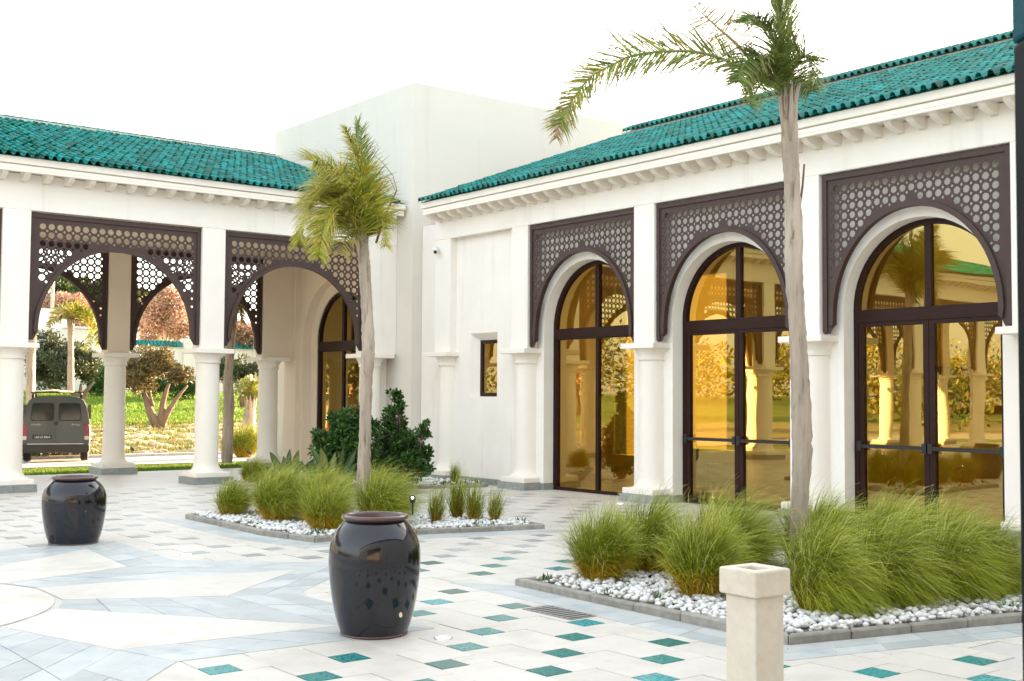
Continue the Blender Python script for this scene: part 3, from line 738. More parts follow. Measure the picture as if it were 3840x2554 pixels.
# ------------------------------------------------------------------ dark door post at the photographer's side
q = at(2374, 900, 2.6)
t = thing('door_post', 'dark blurred door post with a teal band at the top, at the right edge', 'door post', (q.x+.09, q.y-.09, 0))
Rz = Matrix.Translation((q.x+.085*RT.x, q.y+.085*RT.y, 0)) @ Matrix.Rotation(-YAW, 4, 'Z')
bevel(link('post', B().box(-.09, .09, -.06, .06, 0, 2.60).mesh('post', M_POST), t, M=Rz), .01)
bevel(link('teal_band', B().box(-.092, .092, -.062, .062, 2.602, 3.1).mesh('teal_band', M_POSTTEAL), t, M=Rz), .01)
# ------------------------------------------------------------------ small fittings on the ground and wall
t = thing('drain_grate', 'flat slotted steel drain grate let into the pale paving beside the grass bed', 'drain', (6.55, 7.6, 0))
b = B(); gx0, gx1, gy0, gy1 = 6.40, 6.70, 7.30, 7.92
b.box(gx0, gx1, gy0, gy0+.02, .0005, .007); b.box(gx0, gx1, gy1-.02, gy1, .0005, .007); b.box(gx0, gx0+.02, gy0+.021, gy1-.021, .0005, .007); b.box(gx1-.02, gx1, gy0+.021, gy1-.021, .0005, .007)
link('frame', b.mesh('frame', M_GRATE), t)
for i in range(8):
    yy = gy0+.06+i*.07; link('bar', B().box(gx0+.021, gx1-.021, yy, yy+.035, .0005, .0065).mesh('bar', M_GRATE), t)
link('pit_shade', B().box(gx0+.021, gx1-.021, gy0+.021, gy1-.021, .0002, .0012).mesh('pit_shade', M_BLACK), t)  # flat black sheet standing in for the shade below the bars
def ground_light(lab, x, y, r=.055):
    t = thing('ground_light', lab, 'light', (x, y, 0), 'round lights set in the paving')
    link('ring', B().lathe([(r*1.3, .001), (r*1.3, .007), (r, .008), (r*.98, .006)], 24, x, y).mesh('ring', M_CHROME, True), t)
    link('lens', B().lathe([(0, .0065), (r*.97, .0062)], 24, x, y).mesh('lens', M_LENS, True), t)
ground_light('round white light set in the paving just right of the tall jar', 5.17, 7.33)
ground_light('round white light set in the paving between the squat jar and the kerbed bed', 5.53, 12.86)
ground_light('round white light set in the paving at the foot of the leftmost arcade column', 7.0, 22.1)
ground_light('round white light set in the paving before the plinth between two glazed doors', 14.0, 14.7)
def spot(lab, p, yaw=0):
    t = thing('garden_spotlight', lab, 'spotlight', p, 'small garden spotlights')
    R_ = Matrix.Translation(p) @ Matrix.Rotation(yaw, 4, 'Z')
    link('stake', B().tube([(0, 0, -.02), (0, 0, .14)], .012, 8).mesh('stake', M_BLACK), t, M=R_)
    link('head', B().tube([(-.07, 0, .13), (-.04, 0, .15), (.06, 0, .20)], [.022, .036, .04], 14).mesh('head', M_BLACK), t, M=R_)
    link('lens', B().tube([(.0615, 0, .2005), (.065, 0, .202)], [.016, .016], 14).mesh('lens', M_LENS), t, M=R_)
p = on_ground(305, 1048); spot('black spotlight on the kerb line seen between the first two arcade columns', p, 2)
p = on_ground(574, 1056); spot('black spotlight at the foot of the last arcade column before the portal', p, 2)
p = at(950, 1172, 15.5); spot('small lit spotlight glowing in the grass bed behind the tall jar', (p.x, p.y, .28), -2.2)
t = thing('security_camera', 'small white security camera fixed high beside the blind bay', 'camera', (FX, 21.0, 4.95))
link('bracket', B().box(FX-.06, FX-.001, 20.97, 21.03, 4.93, 5.0).mesh('bracket', M_WHITE), t)
link('body', B().tube([(FX-.05, 21.06, 4.97), (FX-.13, 20.93, 4.92), (FX-.19, 20.84, 4.87)], [.05, .055, .052], 14).mesh('body', M_WHITE), t)
link('lens', B().tube([(FX-.191, 20.838, 4.869), (FX-.194, 20.834, 4.867)], [.035, .035], 14).mesh('lens', M_BLACK), t)
# ================================================================== PLANTS
RW = Vector((_r.x, _r.y, 0)).normalized()         # the wind blows this way (towards the photograph's right)
def lerp3(a, b, t): return tuple(a[i]+(b[i]-a[i])*t for i in range(3))
def clump_mesh(seed, n, R, H, zc, lean, drop, skirt=.25, lo=-.35, wid=.0032):
    """tussock: blades rise from a tight base, arch over and end on a dome of radius R, height zc+H, combed by the wind"""
    rg = np.random.default_rng(seed); b = B(); seg = 6
    ph = rg.uniform(0, 6.28, 4)
    for i in range(n):
        a = rg.uniform(0, 2*PI); sk = rg.uniform() < skirt
        sp = rg.uniform(lo, 1) if not sk else rg.uniform(-.75, -.05)
        lump = 1+.12*math.sin(3*a+ph[0])+.10*math.sin(5*a+ph[1]+3*sp)
        cp = math.sqrt(max(0, 1-sp*sp)); q = (rg.uniform(.45, 1.06) if i % 3 else rg.uniform(.9, 1.16))*lump*(.8 if sk else 1)
        E = Vector((R*cp*math.cos(a), R*cp*math.sin(a), zc+(H if sp > 0 else zc*.95)*sp))*q
        r0 = .085*math.sqrt(rg.uniform()); r_ = Vector((r0*math.cos(a+rg.normal(0, .5)), r0*math.sin(a+rg.normal(0, .5)), 0))*(R/.36)
        C = r_ + Vector((E.x*.42, E.y*.42, 0)) + Vector((0, 0, max(.10, E.z*.75+.10)))
        sh = RW*lean*rg.uniform(.6, 1.35)*(.5 if sk else 1) - Vector((0, 0, drop*rg.uniform(.5, 1.4)))*(0 if sk else 1)
        wob = Vector(rg.normal(0, .028, 3)); wob2 = Vector(rg.normal(0, .05, 3))
        gv = rg.uniform(.6, 1.4); pale = (rg.uniform()**1.6)*(max(0, sp)*.8+.2); dead = rg.uniform() < .07
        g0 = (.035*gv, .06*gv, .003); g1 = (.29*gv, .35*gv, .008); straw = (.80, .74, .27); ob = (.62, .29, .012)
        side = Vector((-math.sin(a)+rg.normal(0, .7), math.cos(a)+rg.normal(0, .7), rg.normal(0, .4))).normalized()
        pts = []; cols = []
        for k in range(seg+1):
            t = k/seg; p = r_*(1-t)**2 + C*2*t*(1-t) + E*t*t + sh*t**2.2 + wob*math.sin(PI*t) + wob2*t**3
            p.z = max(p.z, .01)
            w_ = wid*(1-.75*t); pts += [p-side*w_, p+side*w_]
            c = lerp3(g0, g1, min(1, t**1.5*1.25))  # colour darkened towards the root, painting in the clump's inner shade
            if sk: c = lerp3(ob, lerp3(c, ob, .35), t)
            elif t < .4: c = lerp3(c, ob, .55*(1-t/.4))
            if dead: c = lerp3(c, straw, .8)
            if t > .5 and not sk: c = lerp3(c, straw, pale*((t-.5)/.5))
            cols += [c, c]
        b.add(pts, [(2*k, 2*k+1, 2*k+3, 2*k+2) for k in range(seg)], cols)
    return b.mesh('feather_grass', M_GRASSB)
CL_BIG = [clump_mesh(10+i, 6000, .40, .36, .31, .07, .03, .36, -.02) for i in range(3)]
CL_LEAN = [clump_mesh(20+i, 6500, .365, .42, .40, .24, .24, .14) for i in range(4)]
CL_MED = [clump_mesh(30+i, 5200, .42, .36, .32, .18, .08, .24, -.15) for i in range(4)]
CL_SMALL = [clump_mesh(40+i, 520, .15, .26, .26, .04, .02, .1) for i in range(3)]
def clump(me, x, y, lab, s=1.0, rz=0, group='feather grass clumps in the beds'):
    o = link('grass_clump', me, None, M=Matrix.Translation((x, y, .05)) @ Matrix.Rotation(rz, 4, 'Z') @ Matrix.Diagonal((s, s, s, 1)))
    tag(o, lab, 'grass clump', group); return o
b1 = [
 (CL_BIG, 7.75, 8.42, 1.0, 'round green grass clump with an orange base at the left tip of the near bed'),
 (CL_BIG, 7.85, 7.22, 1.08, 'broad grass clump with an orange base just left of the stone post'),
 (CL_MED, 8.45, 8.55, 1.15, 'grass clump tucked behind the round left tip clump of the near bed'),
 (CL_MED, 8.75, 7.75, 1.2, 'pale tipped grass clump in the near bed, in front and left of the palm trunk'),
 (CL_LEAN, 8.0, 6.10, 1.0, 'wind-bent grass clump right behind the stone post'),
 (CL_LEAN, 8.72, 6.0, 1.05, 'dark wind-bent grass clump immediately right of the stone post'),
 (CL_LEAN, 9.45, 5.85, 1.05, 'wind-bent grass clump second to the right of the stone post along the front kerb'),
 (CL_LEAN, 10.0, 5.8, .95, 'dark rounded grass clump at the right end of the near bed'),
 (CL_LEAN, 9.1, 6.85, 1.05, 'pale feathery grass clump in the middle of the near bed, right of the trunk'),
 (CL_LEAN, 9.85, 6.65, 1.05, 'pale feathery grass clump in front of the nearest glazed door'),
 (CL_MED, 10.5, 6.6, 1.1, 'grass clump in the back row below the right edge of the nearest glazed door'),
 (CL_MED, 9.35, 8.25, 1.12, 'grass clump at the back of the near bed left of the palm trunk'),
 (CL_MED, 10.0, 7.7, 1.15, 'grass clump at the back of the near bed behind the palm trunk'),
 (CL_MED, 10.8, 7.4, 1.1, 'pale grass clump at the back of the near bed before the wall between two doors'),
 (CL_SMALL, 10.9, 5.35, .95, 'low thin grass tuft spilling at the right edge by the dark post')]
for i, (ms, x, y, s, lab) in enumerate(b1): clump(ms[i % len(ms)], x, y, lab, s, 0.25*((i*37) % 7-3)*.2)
b2 = [
 (CL_MED, 7.55, 16.05, .82, 'stand-alone grass clump at the left tip of the bed behind the jars'),
 (CL_MED, 7.72, 14.95, 1.12, 'tall grass clump second from the left in the bed behind the jars'),
 (CL_BIG, 7.68, 13.55, .98, 'pale feathery grass clump at the front corner of the bed, left of the tall jar'),
 (CL_MED, 8.55, 13.65, 1.12, 'yellow green grass clump standing directly behind the tall jar'),
 (CL_MED, 8.15, 15.9, 1.1, 'grass clump in the back row left of the wind-blown palm trunk'),
 (CL_MED, 8.1, 14.5, 1.1, 'grass clump in the middle row just left of the wind-blown palm trunk'),
 (CL_LEAN, 9.05, 14.55, 1.0, 'pale grass clump bending right from the foot of the wind-blown palm'),
 (CL_LEAN, 9.55, 15.55, .86, 'rounded grass clump at the back right of the bed behind the jars'),
 (CL_MED, 8.9, 15.9, 1.0, 'grass clump behind the wind-blown palm trunk'),
 (CL_SMALL, 9.35, 13.45, 1.05, 'small upright grass tuft nearest the lit spotlight'),
 (CL_SMALL, 9.92, 13.75, 1.3, 'tallest of the small upright grass tufts on the white pebbles'),
 (CL_SMALL, 9.92, 13.35, 1.15, 'middle small upright grass tuft on the white pebbles'),
 (CL_SMALL, 10.13, 13.15, .95, 'rightmost small upright grass tuft on the white pebbles'),
 (CL_MED, 10.75, 21.95, .75, 'grass clump at the left tip of the corner bed by the arcade'),
 (CL_SMALL, 13.9, 19.35, .9, 'lone thin grass tuft on pebbles under the small window')]
for i, (ms, x, y, s, lab) in enumerate(b2): clump(ms[i % len(ms)], x, y, lab, s, .3*((i*29) % 5-2)*.2)
# little green weeds among the pebbles
wb = B(); rg = np.random.default_rng(5)
for bed in BEDS:
    q = off(bed, -.16); k = 0
    while k < 26:
        i = int(rg.integers(0, len(q)-1 if bed is not BED3 else 4)); u = rg.uniform(); a, b_ = Vector(q[i]), Vector(q[(i+1) % len(q)])
        c = a.lerp(b_, u)+Vector((rg.normal(0, .09), rg.normal(0, .09))); k += 1
        if not inside(c, q): continue
        for _ in range(16):
            d = Vector((rg.normal(), rg.normal(), rg.uniform(.3, 1.2))).normalized(); L = rg.uniform(.05, .11); s = d.cross(Vector((0, 0, 1))).normalized()*.011
            p = Vector((c.x+rg.normal(0, .035), c.y+rg.normal(0, .035), .07))
            g = rg.uniform(.7, 1.3); col = (.055*g, .12*g, .02)
            wb.add([p, p+d*L*.5+s, p+d*L, p+d*L*.5-s], [(0, 1, 2, 3)], col)
tag(link('weeds', wb.mesh('weeds', M_LEAF)), kind='stuff')

# ------------------------------------------------------------------ leafy shrubs
def leaves(b, centre, rad, n, size, cols, rg, shell=.55, droop=0):
    c = Vector(centre); R_ = Vector(rad)
    for _ in range(n):
        d = Vector(rg.normal(0, 1, 3)).normalized(); q = shell+(1-shell)*rg.uniform()**.6
        q *= rg.uniform(.85, 1.12)
        p = c + Vector((d.x*R_.x, d.y*R_.y, d.z*R_.z))*q
        ax = (d*.8 + Vector(rg.normal(0, .6, 3)) + Vector((0, 0, .25-droop))).normalized(); s = ax.cross(Vector(rg.normal(0, 1, 3))).normalized()
        L = size*rg.uniform(.7, 1.3); w_ = L*.24; nrm = ax.cross(s)*L*.06
        col = cols[int(rg.integers(0, len(cols)))]; g = rg.uniform(.75, 1.25); col = tuple(v*g for v in col)
        b.add([p, p+ax*L*.5+s*w_+nrm, p+ax*L, p+ax*L*.5-s*w_+nrm], [(0, 1, 2, 3)], col)
def shrub(name, lab, base, blobs, size, cols, dens, seed, group=None):
    rg = np.random.default_rng(seed)
    t = thing(name, lab, 'shrub', base, group); b = B(); st = B(); bv = Vector(base)
    for (dx, dz, dd, r) in blobs:
        dx *= .88; r *= .9
        c = bv + RW*dx + Vector((0, 0, dz)) + Vector((FW.x, FW.y, 0))*dd
        m = max(3, int(9*r/.3))
        for _ in range(m):                                 # sprays of leaves at the ends of twigs
            d = Vector(rg.normal(0, 1, 3)).normalized(); e = c+d*r*rg.uniform(.45, 1)
            leaves(b, e, (r*.42, r*.42, r*.36), int(dens*r), size, cols, rg, .25)
            mid = bv.lerp(e, .55)+Vector(rg.normal(0, .03, 3)); st.tube([bv+Vector((rg.normal(0, .03), rg.normal(0, .03), 0)), mid, e], [.014, .009, .004], 5)
    link('foliage', b.mesh('foliage', M_LEAF), t); link('stems', st.mesh('stems', M_BARK2), t)
    return t
DK = [(.02, .055, .012), (.03, .085, .014), (.045, .12, .018), (.075, .16, .025)]
pb = at(925, 1098, 22.3); pb.z = .04
shrub('leafy_shrub', 'dark green glossy shrub right of the wind-blown palm trunk, against the white block', pb,
      [(-.1, .45, 0, .42), (.25, .55, .1, .40), (-.3, .9, 0, .40), (.1, 1.0, .1, .38), (-.15, 1.3, 0, .26), (-.16, 1.62, 0, .20), (-.2, 1.8, 0, .12), (.42, 1.05, 0, .17), (.5, .75, 0, .16), (.48, .4, 0, .22), (-.35, .4, -.1, .35), (.5, 1.2, 0, .08)], .085, DK, 330, 1, 'dark shrubs in the corner bed')
pb = at(788, 1098, 21.6); pb.z = .04
shrub('leafy_shrub', 'dark green bushy shrub left of the wind-blown palm trunk, before the portal glass', pb,
      [(-.1, .4, 0, .42), (.3, .45, 0, .42), (.1, .85, 0, .45), (-.28, .8, 0, .35), (.38, .95, .1, .38), (.1, 1.25, 0, .36), (.42, 1.3, 0, .27), (-.22, 1.2, 0, .24), (-.45, .95, 0, .15)], .085, DK, 330, 2, 'dark shrubs in the corner bed')
def paddle_plant(lab, base, seed, n, h):
    rg = np.random.default_rng(seed); t = thing('bird_of_paradise_plant', lab, 'plant', base, 'broad-leaved plants in the corner bed'); bv = Vector(base)
    for i in range(n):
        u = (i+.5)/n*2-1; d = (RW*u*.75+Vector((FW.x, FW.y, 0))*rg.normal(0, .3)+Vector((0, 0, 1))).normalized(); L = h*rg.uniform(.7, 1.15); b = B()
        bend = RW*u*.25
        pts = [bv+RW*u*.04 + d*L*q + bend*q*q*L for q in (0, .3, .55)]; col = (.05, .10, .03)
        b.tube(pts, [.012, .01, .007], 5, col)
        p0 = pts[-1]; ax = (pts[-1]-pts[-2]).normalized(); sd_ = ax.cross(Vector((FW.x+rg.normal(0, .5), FW.y+rg.normal(0, .5), .2))).normalized(); nn = ax.cross(sd_)
        prof = [(0, .01), (.15, .045), (.4, .065), (.65, .055), (.85, .03), (1, .002)]; LL = L*.5; g = rg.uniform(.7, 1.5)
        dk = (.03*g, .075*g, .022); ye = (.24, .22, .05)
        cc = lerp3(dk, ye, .5 if rg.uniform() < .3 else 0)
        v = []; cl = []
        for q, w_ in prof:
            c = p0+ax*LL*q+bend*q*q*LL*.6
            v += [c-sd_*w_+nn*w_*.5, c, c+sd_*w_+nn*w_*.5]; cl += [cc, lerp3(cc, (.2, .25, .08), .35), cc]
        b.add(v, [(3*k+j, 3*k+j+1, 3*k+4+j, 3*k+3+j) for k in range(5) for j in (0, 1)], cl)
        link('leaf', b.mesh('leaf', M_LEAF), t)
pb = at(668, 1092, 21.3); pb.z = .04; paddle_plant('broad-leaved plant with upright paddle leaves left of the dark shrubs, before the portal wall', pb, 3, 9, .8)
pb = at(765, 1100, 20.9); pb.z = .04; paddle_plant('broad-leaved plant with pointed leaves in front of the left dark shrub', pb, 4, 9, .85)

# ------------------------------------------------------------------ palms
def frond(b, pts, n, L0, L1, cols, rg, wid=.016, grav=.5, wind=None, rach=.018, fwd=.55, vee=.35, dead=0, fan=1.0, twist=.5):
    P = [Vector(p) for p in pts]
    # resample smooth (Catmull-Rom)
    R_ = []
    for i in range(len(P)-1):
        p0, p1, p2, p3 = P[max(0, i-1)], P[i], P[i+1], P[min(len(P)-1, i+2)]
        for k in range(8):
            t = k/8; R_.append(.5*((2*p1)+(p2-p0)*t+(2*p0-5*p1+4*p2-p3)*t*t+(3*p1-p0-3*p2+p3)*t**3))
    R_.append(P[-1]); m = len(R_)
    rc = lerp3((.20, .21, .06), (.30, .22, .10), dead)
    b.tube(R_, [rach*(1-.85*i/(m-1)) for i in range(m)], 6, rc)
    for i in range(n):
        t = .06+.94*(i+rg.uniform(-.3, .3))/n; t = min(max(t, 0.03), .999); f = t*(m-1); k = int(f); p = R_[k].lerp(R_[min(k+1, m-1)], f-k)
        T = (R_[min(k+1, m-1)]-R_[max(k-1, 0)]).normalized(); S = T.cross(Vector((0, 0, 1)))
        S = S.normalized() if S.length > .05 else RW.copy(); U = S.cross(T)
        tw = twist+rg.normal(0, .18); S, U = S*math.cos(tw)+U*math.sin(tw), U*math.cos(tw)-S*math.sin(tw)
        for sgn in (-1, 1):
            L = (L0+(L1-L0)*t)*rg.uniform(.7, 1.15)*(.55+.45*math.sin(PI*min(1, t*1.15+.08)))
            d = (S*sgn*fan*rg.uniform(.7, 1.1) + T*fwd*rg.uniform(.7, 1.4) + U*vee*rg.uniform(-.4, 1.4)).normalized()
            q = p.copy(); v = []; cl = []; sd_ = d.cross(U+Vector(rg.normal(0, .4, 3))).normalized(); seg = 4
            g = rg.uniform(.7, 1.3); base = cols[int(rg.integers(0, len(cols)))]; base = tuple(x*g for x in base)
            tipc = lerp3(base, (.42, .33, .13), .45+.4*dead)
            w0 = wid*rg.uniform(.7, 1.2)
            for s_ in range(seg+1):
                u = s_/seg; w_ = w0*(math.sin(PI*min(1, .25+u*.75)))*(1-u*.35)
                v += [q-sd_*w_, q+sd_*w_]; c = lerp3(base, tipc, u*u); cl += [c, c]
                q = q+d*(L/seg)
                d = (d+Vector((0, 0, -grav*(.12+.4*u)))+(wind*(.10+.25*u) if wind else Vector((0, 0, 0)))+Vector(rg.normal(0, .05, 3))).normalized()
            b.add(v, [(2*s_, 2*s_+1, 2*s_+3, 2*s_+2) for s_ in range(seg)], cl)
def palm_trunk(b, pts, rad, n=14, rough=.012, rg=None):
    P = [Vector(p) for p in pts]; R_ = []; rr = []
    for i in range(len(P)-1):
        for k in range(10): t = k/10; R_.append(P[i].lerp(P[i+1], t)); rr.append(rad[i]+(rad[i+1]-rad[i])*t)
    R_.append(P[-1]); rr.append(rad[-1]); o = len(b.v); m = len(R_)
    ph = rg.uniform(0, 6, 6)
    for i, c in enumerate(R_):
        for j in range(n):
            a = 2*PI*j/n; z = c.z
            e = rough*(math.sin(3*a+ph[0]+z*1.3)+.8*math.sin(5*a+ph[1]-z*2.1)+.7*math.sin(2*a+ph[2]+z*4)+.5*rg.normal())
            b.v.append((c.x+(rr[i]+e)*math.cos(a), c.y+(rr[i]+e)*math.sin(a), c.z))
    for i in range(m-1):
        for j in range(n): b.f.append((o+i*n+j, o+i*n+(j+1) % n, o+(i+1)*n+(j+1) % n, o+(i+1)*n+j)); b.m.append(0)
    b.f.append(tuple(range(o+(m-1)*n, o+m*n))); b.m.append(0)
GRN = [(.07, .13, .018), (.10, .17, .02), (.13, .19, .03), (.16, .19, .03)]
YEL = [(.17, .22, .015), (.24, .27, .02), (.32, .30, .03), (.20, .25, .02), (.40, .31, .06)]
YLW = [(.27, .32, .02), (.36, .38, .03), (.46, .41, .05), (.30, .36, .02), (.52, .40, .08)]
DRY = [(.33, .22, .10), (.40, .28, .13), (.28, .17, .08)]
def palm(lab, depth, trunk_px, rad, fronds, seed, sticks=(), cat='palm tree', group=None, bark=None):
    rg = np.random.default_rng(seed); tp = [at(x, y, depth) for x, y in trunk_px]
    tp[0].z = max(tp[0].z, 0) if tp[0].z > 0 else 0
    t = thing('palm_tree', lab, cat, tp[0], group); b = B(); palm_trunk(b, tp, rad, rough=rad[0]*.085, rg=rg)
    link('trunk', b.mesh('trunk', bark or M_BARK, True), t)
    bb = B()                                               # old leaf bases clasping the head
    top = tp[-1]; D3 = Vector((FW.x, FW.y, 0)).normalized()
    for i in range(9):
        a = 2*PI*i/9; o = Vector((math.cos(a), math.sin(a), 0)); r = rad[-1]
        h0 = rg.uniform(.15, .42); bb.tube([top+o*r*.75-Vector((0, 0, h0)), top+o*r*.98-Vector((0, 0, h0*.4)), top+o*r*1.12+Vector((0, 0, .05)), top+o*r*(1.3+.5*rg.uniform())+Vector((0, 0, .16+.18*rg.uniform()))], [r*.12, r*.36, r*.30, r*.07], 6)
    link('leaf_bases', bb.mesh('leaf_bases', bark or M_BARK, True), t)
    for fr in fronds:
        px, kw = fr[0], dict(fr[1]); b = B(); P = []
        nn = len(px); dd = kw.pop('dd', 0)
        for i, q in enumerate(px): P.append(at(q[0], q[1], depth+dd*i/(nn-1)+(q[2] if len(q) > 2 else 0)))
        frond(b, P, rg=rg, **kw); link('frond', b.mesh('frond', M_LEAF), t)
    for st in sticks:
        b = B(); b.tube([at(x, y, depth) for x, y in st[0]], st[1], 6, (.22, .13, .07)); link('dead_stalk', b.mesh('dead_stalk', M_LEAF), t)
    return t
WL = -RW
# tall palm of the near bed
palm('tall thin palm with one long frond arching left, growing from the near grass bed', 11.7,
     [(1843, 1278), (1842, 1190), (1847, 1050), (1843, 900), (1838, 800), (1828, 640), (1826, 500), (1822, 380), (1818, 290), (1815, 235)],
     [.094, .090, .094, .086, .086, .08, .08, .074, .076, .070],
     [([(1800, 210), (1715, 163), (1665, 137), (1603, 120), (1541, 118), (1494, 122), (1447, 131), (1403, 153), (1359, 178), (1331, 212), (1312, 240), (1292, 285)], dict(n=180, L0=0.60, L1=0.41, cols=YEL+GRN+[(.3, .24, .07)]*2, grav=.25, wid=0.0079, fwd=.8, vee=.15, dd=-.5, fan=.95, twist=1.15)),
      ([(1312, 240), (1300, 260), (1288, 285), (1282, 318)], dict(n=51, L0=0.25, L1=0.24, cols=DRY, grav=.8, wid=0.0053, fwd=1.0, vee=0, dead=1, rach=.008, dd=-.2)),
      ([(1790, 200), (1697, 103), (1659, 69), (1628, 41), (1597, 14)], dict(n=63, L0=0.48, L1=0.46, cols=DRY+[(.3, .28, .1)], grav=.5, wid=0.0066, fwd=.1, vee=.3, dead=.7, wind=WL*.6, rach=.020, dd=.4, twist=1.0)),
      ([(1806, 215), (1803, 140), (1797, 60), (1790, 5), (1786, -45)], dict(n=135, L0=0.39, L1=0.36, cols=GRN+YEL[:2], grav=.3, wid=0.0066, fwd=1.1, vee=.1, dd=-.15, fan=.7)),
      ([(1808, 215), (1812, 140), (1816, 70), (1812, 10), (1806, -30)], dict(n=105, L0=0.41, L1=0.34, cols=GRN, grav=.5, wid=0.0059, fwd=.9, vee=.2, dd=.35, fan=.8)),
      ([(1803, 200), (1790, 120), (1765, 62), (1735, 42), (1712, 52)], dict(n=120, L0=0.48, L1=0.31, cols=GRN, grav=.9, wid=0.0079, fwd=.7, vee=.2, dd=-.4)),
      ([(1800, 215), (1775, 150), (1740, 128), (1712, 150), (1700, 190)], dict(n=135, L0=0.57, L1=0.36, cols=GRN, grav=.9, wid=0.0079, fwd=.6, vee=.2, dd=-.5)),
      ([(1802, 220), (1782, 165), (1755, 150), (1735, 175), (1724, 215)], dict(n=135, L0=0.53, L1=0.36, cols=GRN[:3], grav=1.0, wid=0.0079, fwd=.6, vee=.1, dd=.3)),
      ([(1800, 225), (1772, 185), (1750, 195), (1735, 225), (1728, 245)], dict(n=66, L0=0.34, L1=0.24, cols=GRN+YEL[:1], grav=1.0, wid=0.0073, dd=-.7)),
      ([(1808, 215), (1830, 150), (1850, 128), (1868, 150), (1878, 185)], dict(n=96, L0=0.53, L1=0.34, cols=GRN, grav=.75, wid=0.0056, fwd=.7, dd=-.4)),
      ([(1810, 222), (1832, 185), (1852, 190), (1868, 212)], dict(n=84, L0=0.48, L1=0.34, cols=GRN+YEL[:2], grav=.9, wid=0.0066, dd=.4)),
      ([(1798, 205), (1760, 150), (1725, 120), (1700, 110)], dict(n=45, L0=0.30, L1=0.24, cols=[(.42, .26, .06), (.34, .22, .06)]+YEL, grav=.7, wid=0.0059, dd=-.2, dead=.4))], 11,
     sticks=[([(1838, 500), (1848, 430), (1852, 378)], [.012, .012, .010])])
# wind-blown palm of the middle bed
palm('wind-blown palm with drooping yellow green fronds, growing from the bed behind the jars', 16.5,
     [(836, 1150), (837, 1090), (840, 980), (843, 880), (848, 800), (846, 720), (842, 650), (838, 580), (833, 540)],
     [.090, .086, .083, .079, .085, .077, .077, .077, .072],
     [([(835, 560), (838, 490), (832, 410), (815, 345), (795, 300)], dict(n=225, L0=0.80, L1=0.36, cols=YLW*2+GRN[:1], grav=.75, wid=0.0092, wind=WL*.7, fwd=.6, dd=-.4)),
      ([(832, 560), (822, 480), (790, 415), (750, 385), (722, 372)], dict(n=225, L0=0.98, L1=0.66, cols=YLW, grav=1.1, wid=0.0092, wind=WL*.8, fwd=.5, dd=-.6, rach=.02)),
      ([(832, 565), (815, 500), (780, 450), (735, 440), (700, 470)], dict(n=210, L0=0.92, L1=0.60, cols=YLW, grav=1.2, wid=0.0086, wind=WL*.7, fwd=.5, dd=.4)),
      ([(830, 570), (806, 500), (772, 478), (748, 510), (738, 560), (734, 590)], dict(n=225, L0=0.71, L1=0.36, cols=YLW+[(.3, .28, .03)], grav=1.3, wid=0.0086, wind=WL*.35, fwd=.8, dd=-.7)),
      ([(832, 565), (810, 470), (770, 430), (725, 450), (695, 520), (690, 560)], dict(n=190, L0=.62, L1=.42, cols=YLW, grav=1.4, wid=.0085, wind=WL*.5, fwd=.7, dd=-.2)),
      ([(833, 560), (818, 470), (800, 420), (775, 400), (742, 410)], dict(n=195, L0=0.80, L1=0.54, cols=GRN+YLW[:2], grav=1.1, wid=0.0086, wind=WL*.6, dd=.7)),
      ([(834, 560), (848, 480), (842, 400), (832, 340), (834, 295)], dict(n=105, L0=0.52, L1=0.34, cols=GRN+YLW[:1], grav=.7, wid=0.0079, wind=WL*.6, fwd=.8, dd=.3)),
      ([(836, 560), (855, 510), (872, 500), (884, 530), (888, 565)], dict(n=90, L0=0.48, L1=0.31, cols=YLW, grav=1.2, wid=0.0079, fwd=.7, dd=-.3)),
      ([(836, 560), (850, 500), (860, 455), (868, 440)], dict(n=66, L0=0.46, L1=0.42, cols=YLW+GRN[:2], grav=1.1, wid=0.0073, fwd=.5, dd=.3)),
      ([(832, 570), (812, 540), (795, 552), (786, 585)], dict(n=60, L0=0.48, L1=0.34, cols=DRY+YLW[:2], grav=1.4, wid=0.0066, dead=.6, dd=-.5, wind=WL*.3)),
      ([(834, 560), (825, 440), (822, 340), (824, 278)], dict(n=45, L0=0.39, L1=0.30, cols=GRN, grav=.3, wid=0.0059, fwd=1.4, fan=.5, dd=0))], 12,
     sticks=[([(866, 560), (885, 500), (914, 438)], [.018, .015, .010]), ([(914, 438), (905, 405), (880, 372), (850, 350)], [.006, .005, .004, .002]), ([(912, 442), (898, 412), (872, 398), (845, 398)], [.005, .004, .003, .002]), ([(845, 340), (866, 325), (872, 345)], [.004, .003, .002])])
# ================================================================== GARDEN BEHIND THE ARCADE
# grass strip beyond the porch floor, lawn tufts, dry bank planting
def blades(name, n, place, h, cols, wid, seed):
    rg = np.random.default_rng(seed); X = []; C_ = []
    N = 0
    for _ in range(n):
        p = place(rg)
        if p is None: continue
        d = Vector((rg.normal(0, .35), rg.normal(0, .35), 1)).normalized(); s = Vector((rg.normal(), rg.normal(), 0)).normalized()*wid; L = h*rg.uniform(.6, 1.4)
        X += [tuple(p-s), tuple(p+s), tuple(p+d*L)]; c = cols[int(rg.integers(0, len(cols)))]; g = rg.uniform(.75, 1.25); c = tuple(v*g for v in c); C_ += [c, c, c]; N += 1
    b = B(); b.v = X; b.f = [(3*i, 3*i+1, 3*i+2) for i in range(N)]; b.c = C_; b.m = [0]*N
    return tag(link(name, b.mesh(name, M_LAWNB)), kind='stuff')
LG = [(.10, .19, .02), (.14, .24, .03), (.18, .26, .04), (.09, .16, .02)]
tag(link('verge_ground', B().box(-30, 30, 27.301, 29.6, -.12, -.02).mesh('verge_ground', M_LAWN)), kind='structure')
